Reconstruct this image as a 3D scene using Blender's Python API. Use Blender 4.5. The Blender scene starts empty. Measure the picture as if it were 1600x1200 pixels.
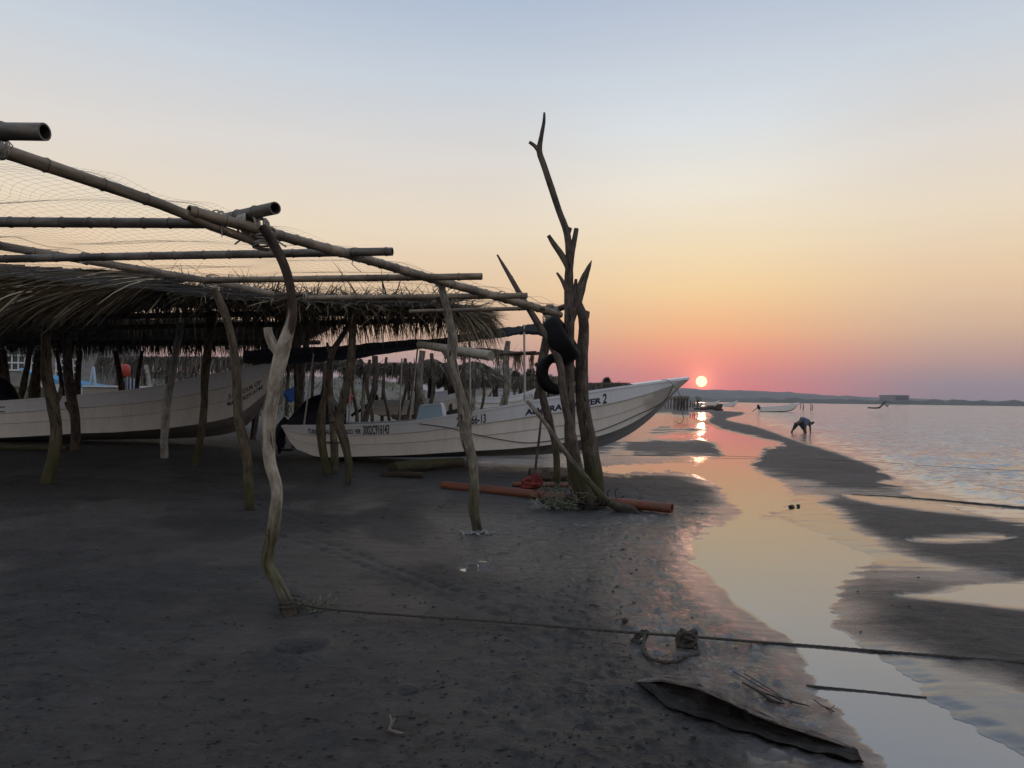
import bpy, math, random
import numpy as np
from mathutils import Vector, Matrix
R = math.radians
random.seed(7)
rng = np.random.default_rng(11)
sc = bpy.context.scene
# ------------------------------------------------------------------ camera
F = 1110.0; CZ = 1.5
PITCH = math.atan(22 / F); ROLL = math.atan(0.0135)
fw = Vector((0, math.cos(PITCH), math.sin(PITCH)))
up0 = Vector((0, -math.sin(PITCH), math.cos(PITCH))); r0 = Vector((1, 0, 0))
rt = r0 * math.cos(ROLL) + up0 * math.sin(ROLL)
up = up0 * math.cos(ROLL) - r0 * math.sin(ROLL)
cam = bpy.data.objects.new('camera', bpy.data.cameras.new('camera'))
sc.collection.objects.link(cam); sc.camera = cam
m = Matrix((rt, up, -fw)).transposed().to_4x4(); m.translation = (0, 0, CZ)
cam.matrix_world = m
cam.data.sensor_width = 36; cam.data.lens = 36 * F / 1600
cam.data.clip_start = 0.05; cam.data.clip_end = 20000
sc.render.resolution_x, sc.render.resolution_y = 1024, 768
sc.view_settings.view_transform = 'Standard'; sc.view_settings.look = 'None'
sc.view_settings.exposure = 0; sc.view_settings.gamma = 1
sc.render.engine = 'CYCLES'
sc.cycles.max_bounces = 6; sc.cycles.diffuse_bounces = 3; sc.cycles.glossy_bounces = 3
sc.cycles.transparent_max_bounces = 8; sc.cycles.volume_bounces = 0
sc.cycles.sample_clamp_indirect = 4; sc.cycles.caustics_reflective = False; sc.cycles.caustics_refractive = False
sc.cycles.use_denoising = True
# ------------------------------------------------------------------ sky + sun
SUN_AZ = math.atan2(296, F); SUN_EL = R(1.5)
sund = Vector((math.sin(SUN_AZ) * math.cos(SUN_EL), math.cos(SUN_AZ) * math.cos(SUN_EL), math.sin(SUN_EL)))
def s2l(c):
    return tuple(((v / 255) / 12.92 if v / 255 <= 0.04045 else ((v / 255 + 0.055) / 1.055) ** 2.4) for v in c)
w = bpy.data.worlds.new('World'); sc.world = w; w.use_nodes = True
nt = w.node_tree; N = nt.nodes; L = nt.links; N.clear()
def wn(t, **k):
    n = N.new(t)
    for a, b in k.items(): setattr(n, a, b)
    return n
def wmath(op, a, b=None, c=None, clamp=False):
    n = N.new('ShaderNodeMath'); n.operation = op; n.use_clamp = clamp
    for i, v in enumerate((a, b, c)):
        if v is None: continue
        if isinstance(v, (int, float)): n.inputs[i].default_value = v
        else: L.new(v, n.inputs[i])
    return n.outputs[0]
tc = wn('ShaderNodeTexCoord')
sep = wn('ShaderNodeSeparateXYZ'); L.new(tc.outputs['Generated'], sep.inputs[0])
elev = wmath('DIVIDE', wmath('ARCSINE', sep.outputs[2]), R(90))        # 0 horizon .. 1 zenith
def ramp(stops, fac):
    n = wn('ShaderNodeValToRGB'); cr = n.color_ramp; cr.interpolation = 'LINEAR'
    while len(cr.elements) < len(stops): cr.elements.new(0.5)
    for e, (deg, c) in zip(cr.elements, stops):
        e.position = min(1, max(0, deg / 90 * 3)); e.color = (*s2l(c), 1)
    L.new(fac, n.inputs[0]); return n.outputs[0]
e3 = wmath('MULTIPLY', elev, 3.0, clamp=True)                          # ramps span 0..30 degrees
near = ramp([(0, (240, 104, 106)), (1.6, (252, 130, 110)), (3.4, (255, 156, 122)), (5.5, (255, 190, 136)), (8.5, (254, 216, 160)), (12, (248, 226, 188)), (16, (243, 234, 217)), (21, (220, 226, 230)), (30, (180, 192, 212))], e3)
far = ramp([(0, (138, 126, 132)), (1.2, (156, 134, 136)), (3.0, (196, 157, 143)), (5.5, (224, 187, 155)), (9, (240, 208, 170)), (13, (239, 222, 196)), (18, (226, 220, 213)), (24, (203, 211, 220)), (30, (176, 191, 212))], e3)
back = ramp([(0, (168, 158, 160)), (6, (196, 186, 182)), (14, (203, 198, 195)), (30, (192, 196, 204))], e3)
# angular distance in azimuth from the sun
hx = wmath('ADD', wmath('MULTIPLY', sep.outputs[0], math.sin(SUN_AZ)), wmath('MULTIPLY', sep.outputs[1], math.cos(SUN_AZ)))
hl = wmath('SQRT', wmath('ADD', wmath('MULTIPLY', sep.outputs[0], sep.outputs[0]), wmath('MULTIPLY', sep.outputs[1], sep.outputs[1])))
az = wmath('ARCCOSINE', wmath('DIVIDE', hx, wmath('MAXIMUM', hl, 1e-4)))
def mixc(f, a, b):
    n = wn('ShaderNodeMix', data_type='RGBA'); L.new(f, n.inputs[0]); L.new(a, n.inputs[6]); L.new(b, n.inputs[7]); return n.outputs[2]
def mapr(v, a, b, smooth=True):
    n = wn('ShaderNodeMapRange'); n.interpolation_type = 'SMOOTHSTEP' if smooth else 'LINEAR'
    L.new(v, n.inputs[0]); n.inputs[1].default_value = a; n.inputs[2].default_value = b; return n.outputs[0]
c = mixc(mapr(az, R(1), R(18)), near, far)
c = mixc(mapr(az, R(50), R(120)), c, back)
zen = wn('ShaderNodeRGB'); zen.outputs[0].default_value = (*s2l((164, 176, 200)), 1)
c = mixc(mapr(elev, 0.33, 0.85), c, zen.outputs[0])
# faint streaky haze layers
cmap = wn('ShaderNodeMapping'); cmap.inputs['Scale'].default_value = (2.2, 2.2, 16)
cn = wn('ShaderNodeTexNoise'); cn.inputs['Scale'].default_value = 1.6; cn.inputs['Detail'].default_value = 4
L.new(tc.outputs['Generated'], cmap.inputs[0]); L.new(cmap.outputs[0], cn.inputs[0])
hz = wmath('MULTIPLY_ADD', cn.outputs[0], 0.05, 0.985)
# sun glow and disc
dt = wn('ShaderNodeVectorMath', operation='DOT_PRODUCT'); L.new(tc.outputs['Generated'], dt.inputs[0]); dt.inputs[1].default_value = sund
ang = wmath('ARCCOSINE', dt.outputs['Value'])
disc = mapr(ang, R(0.46), R(0.36))
glow = wmath('POWER', 2.718, wmath('MULTIPLY', ang, -1 / R(0.7)))
sc1 = wn('ShaderNodeVectorMath', operation='SCALE'); L.new(c, sc1.inputs[0]); L.new(hz, sc1.inputs[3])
g = wn('ShaderNodeVectorMath', operation='SCALE'); g.inputs[0].default_value = (1.3, 0.42, 0.12); L.new(glow, g.inputs[3])
d = wn('ShaderNodeVectorMath', operation='SCALE'); d.inputs[0].default_value = (4.2, 2.2, .95); L.new(disc, d.inputs[3])
g2_ = wn('ShaderNodeVectorMath', operation='SCALE'); g2_.inputs[0].default_value = (.28, .02, .03); L.new(wmath('POWER', 2.718, wmath('MULTIPLY', ang, -1 / R(2.2))), g2_.inputs[3])
a0 = wn('ShaderNodeVectorMath', operation='ADD'); L.new(sc1.outputs[0], a0.inputs[0]); L.new(g2_.outputs[0], a0.inputs[1])
a1 = wn('ShaderNodeVectorMath', operation='ADD'); L.new(a0.outputs[0], a1.inputs[0]); L.new(g.outputs[0], a1.inputs[1])
a2 = wn('ShaderNodeVectorMath', operation='ADD'); L.new(a1.outputs[0], a2.inputs[0]); L.new(d.outputs[0], a2.inputs[1])
bg = wn('ShaderNodeBackground'); L.new(a2.outputs[0], bg.inputs[0]); bg.inputs[1].default_value = 1.0
out = wn('ShaderNodeOutputWorld'); L.new(bg.outputs[0], out.inputs[0])
w.cycles.sampling_method = 'MANUAL'; w.cycles.sample_map_resolution = 1024
sl = bpy.data.lights.new('sun', 'SUN'); sl.energy = 0.012; sl.color = (1, 0.55, 0.35); sl.angle = R(0.6)
so = bpy.data.objects.new('sun', sl); sc.collection.objects.link(so)
so.rotation_euler = sund.to_track_quat('Z', 'Y').to_euler()

# ------------------------------------------------------------------ pixel <-> world
C0 = Vector((0, 0, CZ))
def ray(px, py): return fw * F + rt * (px - 800) - up * (py - 600)
def P(px, py, D):
    r = ray(px, py); return C0 + r * (D / r.y)
fwn, rtn, upn = map(np.array, (fw, rt, up))
def proj(x, y, z=0.0):
    v = np.stack([x, y, np.full_like(x, z) - CZ] if np.isscalar(z) else [x, y, z - CZ], -1)
    dd = np.maximum(v @ fwn, 1e-3)
    return 800 + F * (v @ rtn) / dd, 600 - F * (v @ upn) / dd
def ss(a, b, x):
    t = np.clip((x - a) / (b - a), 0, 1); return t * t * (3 - 2 * t)
def hsh(i, j, s): 
    h = (i.astype(np.int64) * 374761393 + j.astype(np.int64) * 668265263 + s * 982451653) & 0xFFFFFFFF
    h = ((h ^ (h >> 13)) * 1274126177) & 0xFFFFFFFF
    return ((h ^ (h >> 16)) & 0xFFFF) / 65535.0
def vn(x, y, s=0):
    i, j = np.floor(x), np.floor(y); u, v = x - i, y - j
    u = u * u * (3 - 2 * u); v = v * v * (3 - 2 * v)
    a, b = hsh(i, j, s), hsh(i + 1, j, s); c_, d_ = hsh(i, j + 1, s), hsh(i + 1, j + 1, s)
    return (a + (b - a) * u) * (1 - v) + (c_ + (d_ - c_) * u) * v
def fbm(x, y, s=0, o=4):
    t = 0; a = 1; n = 0
    for k in range(o):
        t = t + a * vn(x * 2 ** k + 17 * k, y * 2 ** k - 9 * k, s + k); n += a; a *= .5
    return t / n
def sdf(px, py, poly):
    """signed distance, + inside"""
    pts = np.array(poly, float); best = np.full(px.shape, 1e18); ins = np.zeros(px.shape, bool)
    for k in range(len(pts)):
        ax, ay = pts[k]; bx, by = pts[(k + 1) % len(pts)]
        ex, ey = bx - ax, by - ay
        t = np.clip(((px - ax) * ex + (py - ay) * ey) / (ex * ex + ey * ey + 1e-9), 0, 1)
        best = np.minimum(best, (px - ax - t * ex) ** 2 + (py - ay - t * ey) ** 2)
        if ay != by:
            cnd = ((ay > py) != (by > py)) & (px < ex * (py - ay) / ey + ax); ins ^= cnd
    dd = np.sqrt(best); return np.where(ins, dd, -dd)
# shapes of the water and of the bars, as they lie on the beach
SEA = [(1085, 629), (1100, 636), (1130, 641), (1160, 643), (1167, 646), (1158, 650), (1136, 655), (1150, 658), (1180, 664), (1215, 675), (1250, 687), (1300, 702), (1350, 718), (1380, 733), (1412, 752), (1440, 764), (1500, 780), (1600, 802), (1900, 860), (4500, 1500), (4500, 600), (1600, 600), (1085, 600)]
POOLS = [
 [(1165, 806), (1230, 812), (1290, 836), (1345, 866), (1362, 884), (1325, 903), (1306, 922), (1306, 960), (1300, 975), (1345, 1008), (1400, 1042), (1430, 1067), (1452, 1095), (1490, 1120), (1540, 1150), (1620, 1190), (1660, 1300), (1460, 1300), (1400, 1215), (1350, 1165), (1310, 1118), (1274, 1075), (1250, 1035), (1228, 1002), (1196, 975), (1150, 945), (1105, 905), (1080, 882), (1074, 862), (1090, 842), (1122, 822)],
 [(1172, 812), (1140, 786), (1126, 766), (1112, 752), (1078, 741), (1040, 736), (1070, 726), (1120, 720), (1136, 712), (1128, 700), (1112, 690), (1090, 684), (1100, 676), (1106, 668), (1096, 661), (1104, 657), (1112, 664), (1130, 673), (1165, 681), (1205, 690), (1222, 694), (1196, 699), (1186, 708), (1180, 718), (1168, 727), (1186, 742), (1225, 758), (1238, 775), (1220, 800)],
 [(1078, 645), (1108, 645), (1112, 651), (1104, 656), (1078, 654)],
 [(930, 733), (960, 725), (1040, 722), (1100, 727), (1090, 735), (1010, 738), (950, 741)],
 [(1425, 842.5), (1470, 841), (1545, 839.5), (1570, 841), (1535, 844.5), (1480, 845.5)],
 [(1400, 929), (1480, 921), (1560, 911), (1700, 905), (1700, 962), (1600, 950), (1500, 939), (1440, 932)],
 [(1330, 777), (1400, 781), (1480, 789), (1560, 797), (1620, 803), (1620, 812), (1560, 806), (1460, 795), (1370, 786)],
 [(1060, 663), (1096, 663), (1100, 667), (1050, 668)],
 [(990, 683), (1050, 678), (1100, 680), (1112, 684), (1040, 686)],
 [(727, 884), (748, 880), (772, 882), (768, 888), (740, 893), (728, 890)]]
BARS = [  # higher, drier, darker sand  (polygon, softness px)
 ([(1112, 660), (1140, 658), (1170, 663), (1200, 674), (1260, 692), (1300, 705), (1350, 722), (1375, 737), (1400, 757), (1424, 767), (1360, 766), (1300, 763), (1250, 752), (1200, 738), (1175, 728), (1190, 708), (1240, 697), (1215, 689), (1160, 679), (1125, 671)], 6),
 ([(1300, 779), (1390, 783), (1500, 802), (1620, 832), (1620, 902), (1520, 892), (1430, 868), (1390, 850), (1320, 800)], 16),
 ([(1318, 930), (1350, 905), (1430, 908), (1500, 935), (1620, 958), (1700, 1050), (1500, 1020), (1400, 985)], 26),
 ([(1050, 640), (1140, 640), (1163, 645), (1140, 651), (1115, 650), (1050, 648)], 3),
 ([(1030, 668), (1075, 668), (1096, 672), (1080, 675), (1020, 674)], 3),
 ([(965, 698), (1010, 686), (1070, 684), (1100, 690), (1128, 706), (1080, 712), (1000, 712)], 4),
 ([(700, 742), (820, 738), (960, 742), (1050, 748), (1090, 765), (1115, 790), (1080, 800), (1000, 790), (900, 800), (700, 800)], 18)]
WETS = [  # sheets of thin shining film  (polygon, amount, softness)
 ([(1120, 735), (1260, 760), (1330, 770), (1420, 768), (1300, 785), (1330, 830), (1420, 870), (1560, 905), (1400, 930), (1310, 1000), (1420, 1060), (1500, 1130), (1600, 1180), (1600, 1300), (1200, 1300), (1150, 1100), (1010, 1010), (1000, 900), (1060, 820)], .74, 40),
 ([(1120, 740), (1230, 765), (1300, 775), (1330, 800), (1400, 845), (1430, 870), (1560, 902), (1380, 905), (1330, 880), (1260, 830), (1180, 800)], .96, 26),
 ([(1300, 975), (1420, 1010), (1560, 1070), (1700, 1150), (1700, 1260), (1500, 1200), (1400, 1060)], .93, 40),
 ([(1370, 728), (1450, 750), (1620, 790), (1700, 850), (1560, 810), (1440, 780), (1400, 760)], .93, 5),
 ([(740, 728), (900, 712), (1040, 700), (1130, 716), (1110, 745), (900, 742), (740, 742)], .86, 8),
 ([(960, 655), (1100, 640), (1110, 690), (1060, 720), (930, 715), (980, 690)], .80, 6),
 ([(930, 790), (1060, 800), (1110, 830), (1090, 900), (1180, 980), (1260, 1080), (1330, 1180), (1150, 1150), (1000, 1020), (930, 900)], .60, 60),
 ([(700, 800), (900, 796), (990, 830), (1000, 900), (860, 930), (740, 900), (660, 850)], .56, 60),
 ([(400, 950), (800, 900), (1000, 960), (1160, 1100), (1000, 1260), (300, 1260), (100, 1100)], .22, 160)]
SEA_ = SEA
def fields(x, y):
    ya = np.maximum(y, 1.2)
    px, py = proj(x, ya)
    d_ = np.maximum(py - (622 + (px - 800) * .0135), 1.0)
    am = np.clip(d_ / 60, .15, 2.2)
    wx = (fbm(x * 1.3, y * .9, 3) - .5); wy = (fbm(x * 1.1 + 40, y * .8, 9) - .5)
    sty = (fbm(x * .45 + y * .12, y * 12, 25, 4) - .5); ft = (fbm(x * 7, y * 5, 28, 3) - .5) * (1 - ss(1200, 1330, px))
    right = ss(1130, 1330, px)
    qx = px + wx * 14 * am + sty * right * 26 * am + ft * 16 * am; qy = py + wy * 3.5 * am + ft * 5 * am + sty * 9 * right * np.minimum(am, 1)
    sea = sdf(px + wx * 10 * am, py + wy * 3 * am, SEA_)
    pool = np.full(x.shape, -1e9)
    for p in POOLS: pool = np.maximum(pool, sdf(qx, qy, p))
    bar = np.zeros(x.shape)
    fx = px + wx * 40 * am; fy = py + wy * 6 * am + sty * 22 * np.minimum(am, 1)
    for k_, (p, s) in enumerate(BARS): bar = np.maximum(bar, (.7 if k_ == 2 else 1) * ss(-s, s, sdf(fx, fy, p)))
    wet = np.zeros(x.shape)
    for p, a, s in WETS: wet = np.maximum(wet, a * ss(-s, s * .6, sdf(fx, fy, p)))
    edge = ss(-6, 0, np.maximum(pool, sea) / np.clip(am, .25, 1.3))
    wet = np.maximum(wet, .42 * ss(.50, .66, fbm(x * .9 + 3, y * .6, 71, 4)) * ss(1150, 900, px) * ss(700, 790, py))
    wet = wet * (1 - .93 * bar)
    wet = np.maximum(wet, edge * np.where(px > 1050, .95, .8))
    back_ = y < 1.2
    return px, py, sea, pool, bar, wet
def height(x, y, f=None):
    px, py, sea, pool, bar, wet = f if f is not None else fields(x, y)
    ws = np.maximum(sea * .8, pool)
    h = np.where(ws > 0, -0.02 * ss(0, 12, ws), .010 * ss(0, 26, -ws) + .012 * ss(20, 140, -ws))
    h = h + np.where(ws < 0, bar * .010 * ss(0, 14, -ws), 0) + (1 - ss(0, .6, wet)) * .008 * (ws < 0) * ss(0, 20, -ws)
    land = ss(1.5, -9, x) * ss(2, 16, y)
    h = h + .24 * land
    h = h + (fbm(x * .6, y * .6, 31) - .5) * .05 * ss(.3, -2, x) * (y < 60)
    rough = (1 - wet) * ss(-3, -22, ws) * ss(60, 20, y)
    h = h + rough * ((fbm(x * 5, y * 5, 41, 4) - .5) * .026 + (fbm(x * 22, y * 22, 43, 3) - .5) * .010 * ss(9, 4, y))
    xb = np.interp(py, [700, 740, 810, 860, 900, 960, 1000, 1100, 1200], [1060, 1090, 1130, 1060, 1085, 1140, 1210, 1290, 1385])
    tx = ss(0, -60, px - xb) * ss(740, 800, py) * ss(620, 860, px) * (ws < -3)
    h = h + tx * ((fbm(x * 7 + y * 2, y * 13, 51, 4) - .5) * .030 + np.maximum(0, fbm(x * 16, y * 22, 53, 2) - .62) * .06)
    h = h + 2.4 * ss(27, 46, y) * ss(-2.5, -10, x) * ss(140, 90, y)
    h = h + .5 * ss(70, 200, y) * ss(-2, -40, x - y * .02)
    # tyre tracks crossing the dry sand
    for (ax, ay, bx, by) in ((-3.6, 8.6, .9, 4.4), (-5.6, 12, -1.2, 7.2)):
        ex, ey = bx - ax, by - ay; ln = math.hypot(ex, ey)
        t = ((x - ax) * ex + (y - ay) * ey) / ln; n_ = ((x - ax) * ey - (y - ay) * ex) / ln + .12 * np.sin(t * .9)
        for off in (0, .17):
            h = h - .024 * np.exp(-((n_ - off) / .05) ** 2) * (.6 + .4 * np.sin(t * 40)) * ss(0, .6, t) * ss(ln, ln - 1.2, t)
    # footprints and scooped holes
    for (hx_, hy_, r_, dp) in HOLES:
        q = ((x - hx_) ** 2 + ((y - hy_) * 1.2) ** 2) / r_ ** 2
        h = h - dp * np.exp(-q * 2) + dp * .45 * np.exp(-(np.sqrt(q) - 1.15) ** 2 * 9)
    return h
HOLES = []
def ground0(px, py, z=0.0):
    r = ray(px, py); return C0 + r * ((z - CZ) / r.z)
for (a, b, r_, dp) in ((465, 1015, .16, .09), (335, 942, .06, .012), (60, 1080, .14, .03), (635, 1082, .06, .018), (700, 1005, .07, .01), (770, 1000, .07, .01), (500, 1160, .12, .02), (730, 885, .1, .012), (200, 940, .08, .01), (830, 1110, .1, .012), (580, 1040, .08, .01)):
    q = ground0(a, b, .03); HOLES.append((q.x, q.y, r_, dp))
for (a, b, r_, dp) in ((455, 952, .13, -.035), (745, 828, .13, -.03), (388, 796, .12, -.03), (73, 756, .16, -.03), (905, 784, .5, -.05), (543, 756, .14, -.03), (520, 739, .16, -.03)):
    q = ground0(a, b, .03); HOLES.append((q.x, q.y, r_, dp))
def G(px, py, dz=0.0):
    z = 0.05
    for _ in range(6):
        q = ground0(px, py, z + dz)
        z = .5 * z + .5 * max(0, float(height(np.array([q.x]), np.array([q.y]))[0]))
    return Vector((q.x, q.y, max(z, .002) + dz))
def gz(x, y): return float(height(np.array([float(x)]), np.array([float(y)]))[0])

# ------------------------------------------------------------------ materials
def new_mat(name):
    mt = bpy.data.materials.new(name); mt.use_nodes = True
    n = mt.node_tree; b = n.nodes['Principled BSDF']; return mt, n, b
def nd(n, t, **k):
    x = n.nodes.new(t)
    for a, b in k.items():
        if a.startswith('i_'):
            key = a[2:].replace('_', ' '); x.inputs[int(key) if key.isdigit() else key].default_value = b
        else: setattr(x, a, b)
    return x
def nmath(n, op, a, b=None, c=None, clamp=False):
    x = n.nodes.new('ShaderNodeMath'); x.operation = op; x.use_clamp = clamp
    for i, v in enumerate((a, b, c)):
        if v is None: continue
        if isinstance(v, (int, float)): x.inputs[i].default_value = v
        else: n.links.new(v, x.inputs[i])
    return x.outputs[0]
def nramp(n, fac, stops):
    x = n.nodes.new('ShaderNodeValToRGB'); cr = x.color_ramp
    while len(cr.elements) < len(stops): cr.elements.new(.5)
    for e, (p, cc) in zip(cr.elements, stops): e.position = p; e.color = (*cc, 1) if len(cc) == 3 else cc
    n.links.new(fac, x.inputs[0]); return x.outputs[0]
def nnoise(n, vec, scale, detail=4, rough=.55, dist=0):
    x = nd(n, 'ShaderNodeTexNoise'); x.inputs['Scale'].default_value = scale; x.inputs['Detail'].default_value = detail
    x.inputs['Roughness'].default_value = rough; x.inputs['Distortion'].default_value = dist
    if vec is not None: n.links.new(vec, x.inputs['Vector'])
    return x.outputs[0]
def nmap(n, vec, scale, loc=(0, 0, 0)):
    x = nd(n, 'ShaderNodeMapping'); x.inputs['Scale'].default_value = scale; x.inputs['Location'].default_value = loc; n.links.new(vec, x.inputs[0]); return x.outputs[0]
def nmix(n, f, a, b):
    x = nd(n, 'ShaderNodeMix', data_type='RGBA')
    for s, v in ((0, f), (6, a), (7, b)):
        if isinstance(v, tuple): x.inputs[s].default_value = (*v, 1) if len(v) == 3 else v
        elif isinstance(v, (int, float)): x.inputs[s].default_value = v
        else: n.links.new(v, x.inputs[s])
    return x.outputs[2]
def nbump(n, b, h, strength=.5, dist=.01, stn=None):
    x = nd(n, 'ShaderNodeBump'); x.inputs['Strength'].default_value = strength; x.inputs['Distance'].default_value = dist
    n.links.new(h, x.inputs['Height'])
    if stn is not None: n.links.new(stn, x.inputs['Strength'])
    n.links.new(x.outputs[0], b.inputs['Normal']); return x
def wpos(n): return nd(n, 'ShaderNodeNewGeometry').outputs['Position']
def attr(n, name, o='Vector'): return nd(n, 'ShaderNodeAttribute', attribute_name=name).outputs[o]
def simple(name, col, rough=.6, var=.25, scale=6, bump=.15, metal=0, dirt=None, obj=True):
    mt, n, b = new_mat(name)
    p = wpos(n)
    ns = nnoise(n, p, scale, 5, .6)
    lo = tuple(v * (1 - var) for v in col); hi = tuple(min(1, v * (1 + var)) for v in col)
    cc = nramp(n, ns, [(.3, lo), (.7, hi)])
    if dirt:
        d2 = nnoise(n, nmap(n, p, (1, 1, .35)), scale * .5, 6, .7)
        cc = nmix(n, nramp(n, d2, [(.5, (0, 0, 0)), (.72, (1, 1, 1))]), cc, dirt)
    n.links.new(cc, b.inputs['Base Color'])
    b.inputs['Roughness'].default_value = rough; b.inputs['Metallic'].default_value = metal
    nbump(n, b, nnoise(n, p, scale * 8, 3), bump, .004)
    return mt
def wood(name, lo, hi, algae=0.0, dark_top=None, crack=True, grain=26):
    mt, n, b = new_mat(name)
    t = attr(n, 'tc'); g = nmap(n, t, (1, 1, .20))
    a = nnoise(n, g, grain, 6, .62, .35); bl = nnoise(n, nmap(n, t, (1, 1, .55)), 9, 6, .7)
    f = nmath(n, 'ADD', nmath(n, 'MULTIPLY', a, .4), nmath(n, 'MULTIPLY', bl, .65))
    cc = nramp(n, f, [(.38, tuple(v * .45 for v in lo)), (.45, lo), (.62, hi), (.8, tuple(min(1, v * 1.25) for v in hi))])
    if crack:
        ck = nnoise(n, nmap(n, t, (1, 1, .12)), 34, 4, .6, .4)
        cc = nmix(n, nramp(n, ck, [(.36, (1, 1, 1)), (.42, (0, 0, 0))]), cc, tuple(v * .22 for v in lo))
    sp = nd(n, 'ShaderNodeSeparateXYZ'); n.links.new(wpos(n), sp.inputs[0]); z = sp.outputs[2]
    pn = nnoise(n, nmap(n, t, (1, 1, .3)), 9, 4, .6)
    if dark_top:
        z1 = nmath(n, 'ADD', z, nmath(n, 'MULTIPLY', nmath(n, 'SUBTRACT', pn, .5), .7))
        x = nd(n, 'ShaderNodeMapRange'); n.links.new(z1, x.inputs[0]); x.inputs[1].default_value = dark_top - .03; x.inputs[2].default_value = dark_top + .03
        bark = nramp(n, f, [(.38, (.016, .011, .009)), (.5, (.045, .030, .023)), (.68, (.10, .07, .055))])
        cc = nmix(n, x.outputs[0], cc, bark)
    if algae > 0:
        z2 = nmath(n, 'ADD', z, nmath(n, 'MULTIPLY', nmath(n, 'SUBTRACT', pn, .5), -1.6))
        mr = nd(n, 'ShaderNodeMapRange'); n.links.new(z2, mr.inputs[0]); mr.inputs[1].default_value = .9 * algae; mr.inputs[2].default_value = .35 * algae
        low = nd(n, 'ShaderNodeMapRange'); n.links.new(z, low.inputs[0]); low.inputs[1].default_value = .05; low.inputs[2].default_value = .25
        fa = nmath(n, 'MULTIPLY', nmath(n, 'MULTIPLY', mr.outputs[0], low.outputs[0]), .8)
        cc = nmix(n, fa, cc, nmix(n, a, (.012, .014, .005), (.085, .088, .026)))
    z3 = nmath(n, 'ADD', z, nmath(n, 'MULTIPLY', nmath(n, 'SUBTRACT', pn, .5), -.25))
    md = nd(n, 'ShaderNodeMapRange'); n.links.new(z3, md.inputs[0]); md.inputs[1].default_value = .24; md.inputs[2].default_value = .10
    if algae > 0: cc = nmix(n, nmath(n, 'MULTIPLY', md.outputs[0], .8), cc, (.022, .018, .014))
    n.links.new(cc, b.inputs['Base Color']); b.inputs['Roughness'].default_value = .82
    b.inputs['Specular IOR Level'].default_value = .3
    nbump(n, b, nmath(n, 'ADD', a, nmath(n, 'MULTIPLY', bl, .7)), .9, .012)
    return mt
def bamboo_mat(name, lo, hi):
    mt, n, b = new_mat(name)
    t = attr(n, 'tc'); a = nnoise(n, nmap(n, t, (1, 1, .12)), 22, 5, .6); bl = nnoise(n, nmap(n, t, (1, 1, .6)), 4, 4, .65)
    f = nmath(n, 'ADD', nmath(n, 'MULTIPLY', a, .5), nmath(n, 'MULTIPLY', bl, .55))
    cc = nramp(n, f, [(.36, tuple(v * .4 for v in lo)), (.48, lo), (.62, hi), (.75, tuple(v * 1.2 for v in hi))])
    rg = attr(n, 'ring', 'Fac')
    cc = nmix(n, nramp(n, rg, [(.55, (0, 0, 0)), (.95, (.8, .8, .8))]), cc, (.03, .024, .018))
    n.links.new(cc, b.inputs['Base Color']); b.inputs['Roughness'].default_value = .55
    nbump(n, b, a, .35, .004); return mt
M = {}
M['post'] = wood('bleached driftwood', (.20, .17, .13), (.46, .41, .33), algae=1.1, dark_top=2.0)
M['post2'] = wood('grey branch wood', (.11, .095, .075), (.29, .26, .21), algae=1.0)
M['brown'] = wood('brown branch wood', (.055, .042, .028), (.135, .105, .07), algae=1.0)
M['darkwood'] = wood('dark weathered wood', (.045, .036, .028), (.13, .105, .08))
M['drift'] = wood('silver brown driftwood', (.055, .043, .034), (.145, .118, .096), algae=1.0)
M['pale'] = wood('pale grey wood', (.22, .21, .19), (.48, .47, .43), crack=False)
M['bamboo'] = bamboo_mat('weathered tan bamboo', (.13, .10, .07), (.30, .235, .165))
M['bamboo2'] = bamboo_mat('grey bamboo', (.075, .066, .055), (.20, .18, .155))
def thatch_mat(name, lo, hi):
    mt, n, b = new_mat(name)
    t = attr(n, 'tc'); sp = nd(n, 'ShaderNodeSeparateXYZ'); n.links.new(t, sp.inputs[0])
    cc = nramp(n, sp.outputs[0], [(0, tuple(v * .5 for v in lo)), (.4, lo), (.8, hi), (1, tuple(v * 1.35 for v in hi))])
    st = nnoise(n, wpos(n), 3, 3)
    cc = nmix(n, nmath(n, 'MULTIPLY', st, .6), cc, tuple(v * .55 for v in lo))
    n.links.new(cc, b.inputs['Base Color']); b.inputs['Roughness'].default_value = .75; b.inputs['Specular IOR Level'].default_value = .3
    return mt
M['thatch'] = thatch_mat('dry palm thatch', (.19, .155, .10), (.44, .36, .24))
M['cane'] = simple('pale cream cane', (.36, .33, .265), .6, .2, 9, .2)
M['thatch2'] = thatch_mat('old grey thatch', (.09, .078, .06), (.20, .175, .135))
M['tie'] = simple('pale lashing cord', (.36, .33, .28), .8, .3, 30)
M['rope'] = simple('dark wet rope', (.05, .045, .036), .75, .4, 60, .6)
M['net'] = simple('fishing net twine', (.10, .10, .10), .6, .1, 3)
M['greenrope'] = simple('faded green rope fibre', (.14, .15, .105), .8, .4, 40)
def hull_mat(name, col, grime=.5):
    mt, n, b = new_mat(name)
    p = wpos(n)
    st = nnoise(n, nmap(n, p, (1.2, 1.2, .25)), 3.5, 6, .65); sc_ = nnoise(n, nmap(n, p, (6, 6, .6)), 5, 5, .7)
    f = nmath(n, 'ADD', nmath(n, 'MULTIPLY', st, .6), nmath(n, 'MULTIPLY', sc_, .4))
    cc = nramp(n, f, [(.33, tuple(v * (1 - .35 * grime) for v in col)), (.52, col), (.75, tuple(min(.9, v * 1.05) for v in col))])
    n.links.new(cc, b.inputs['Base Color']); b.inputs['Roughness'].default_value = .38
    nbump(n, b, st, .08, .01); return mt
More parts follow.
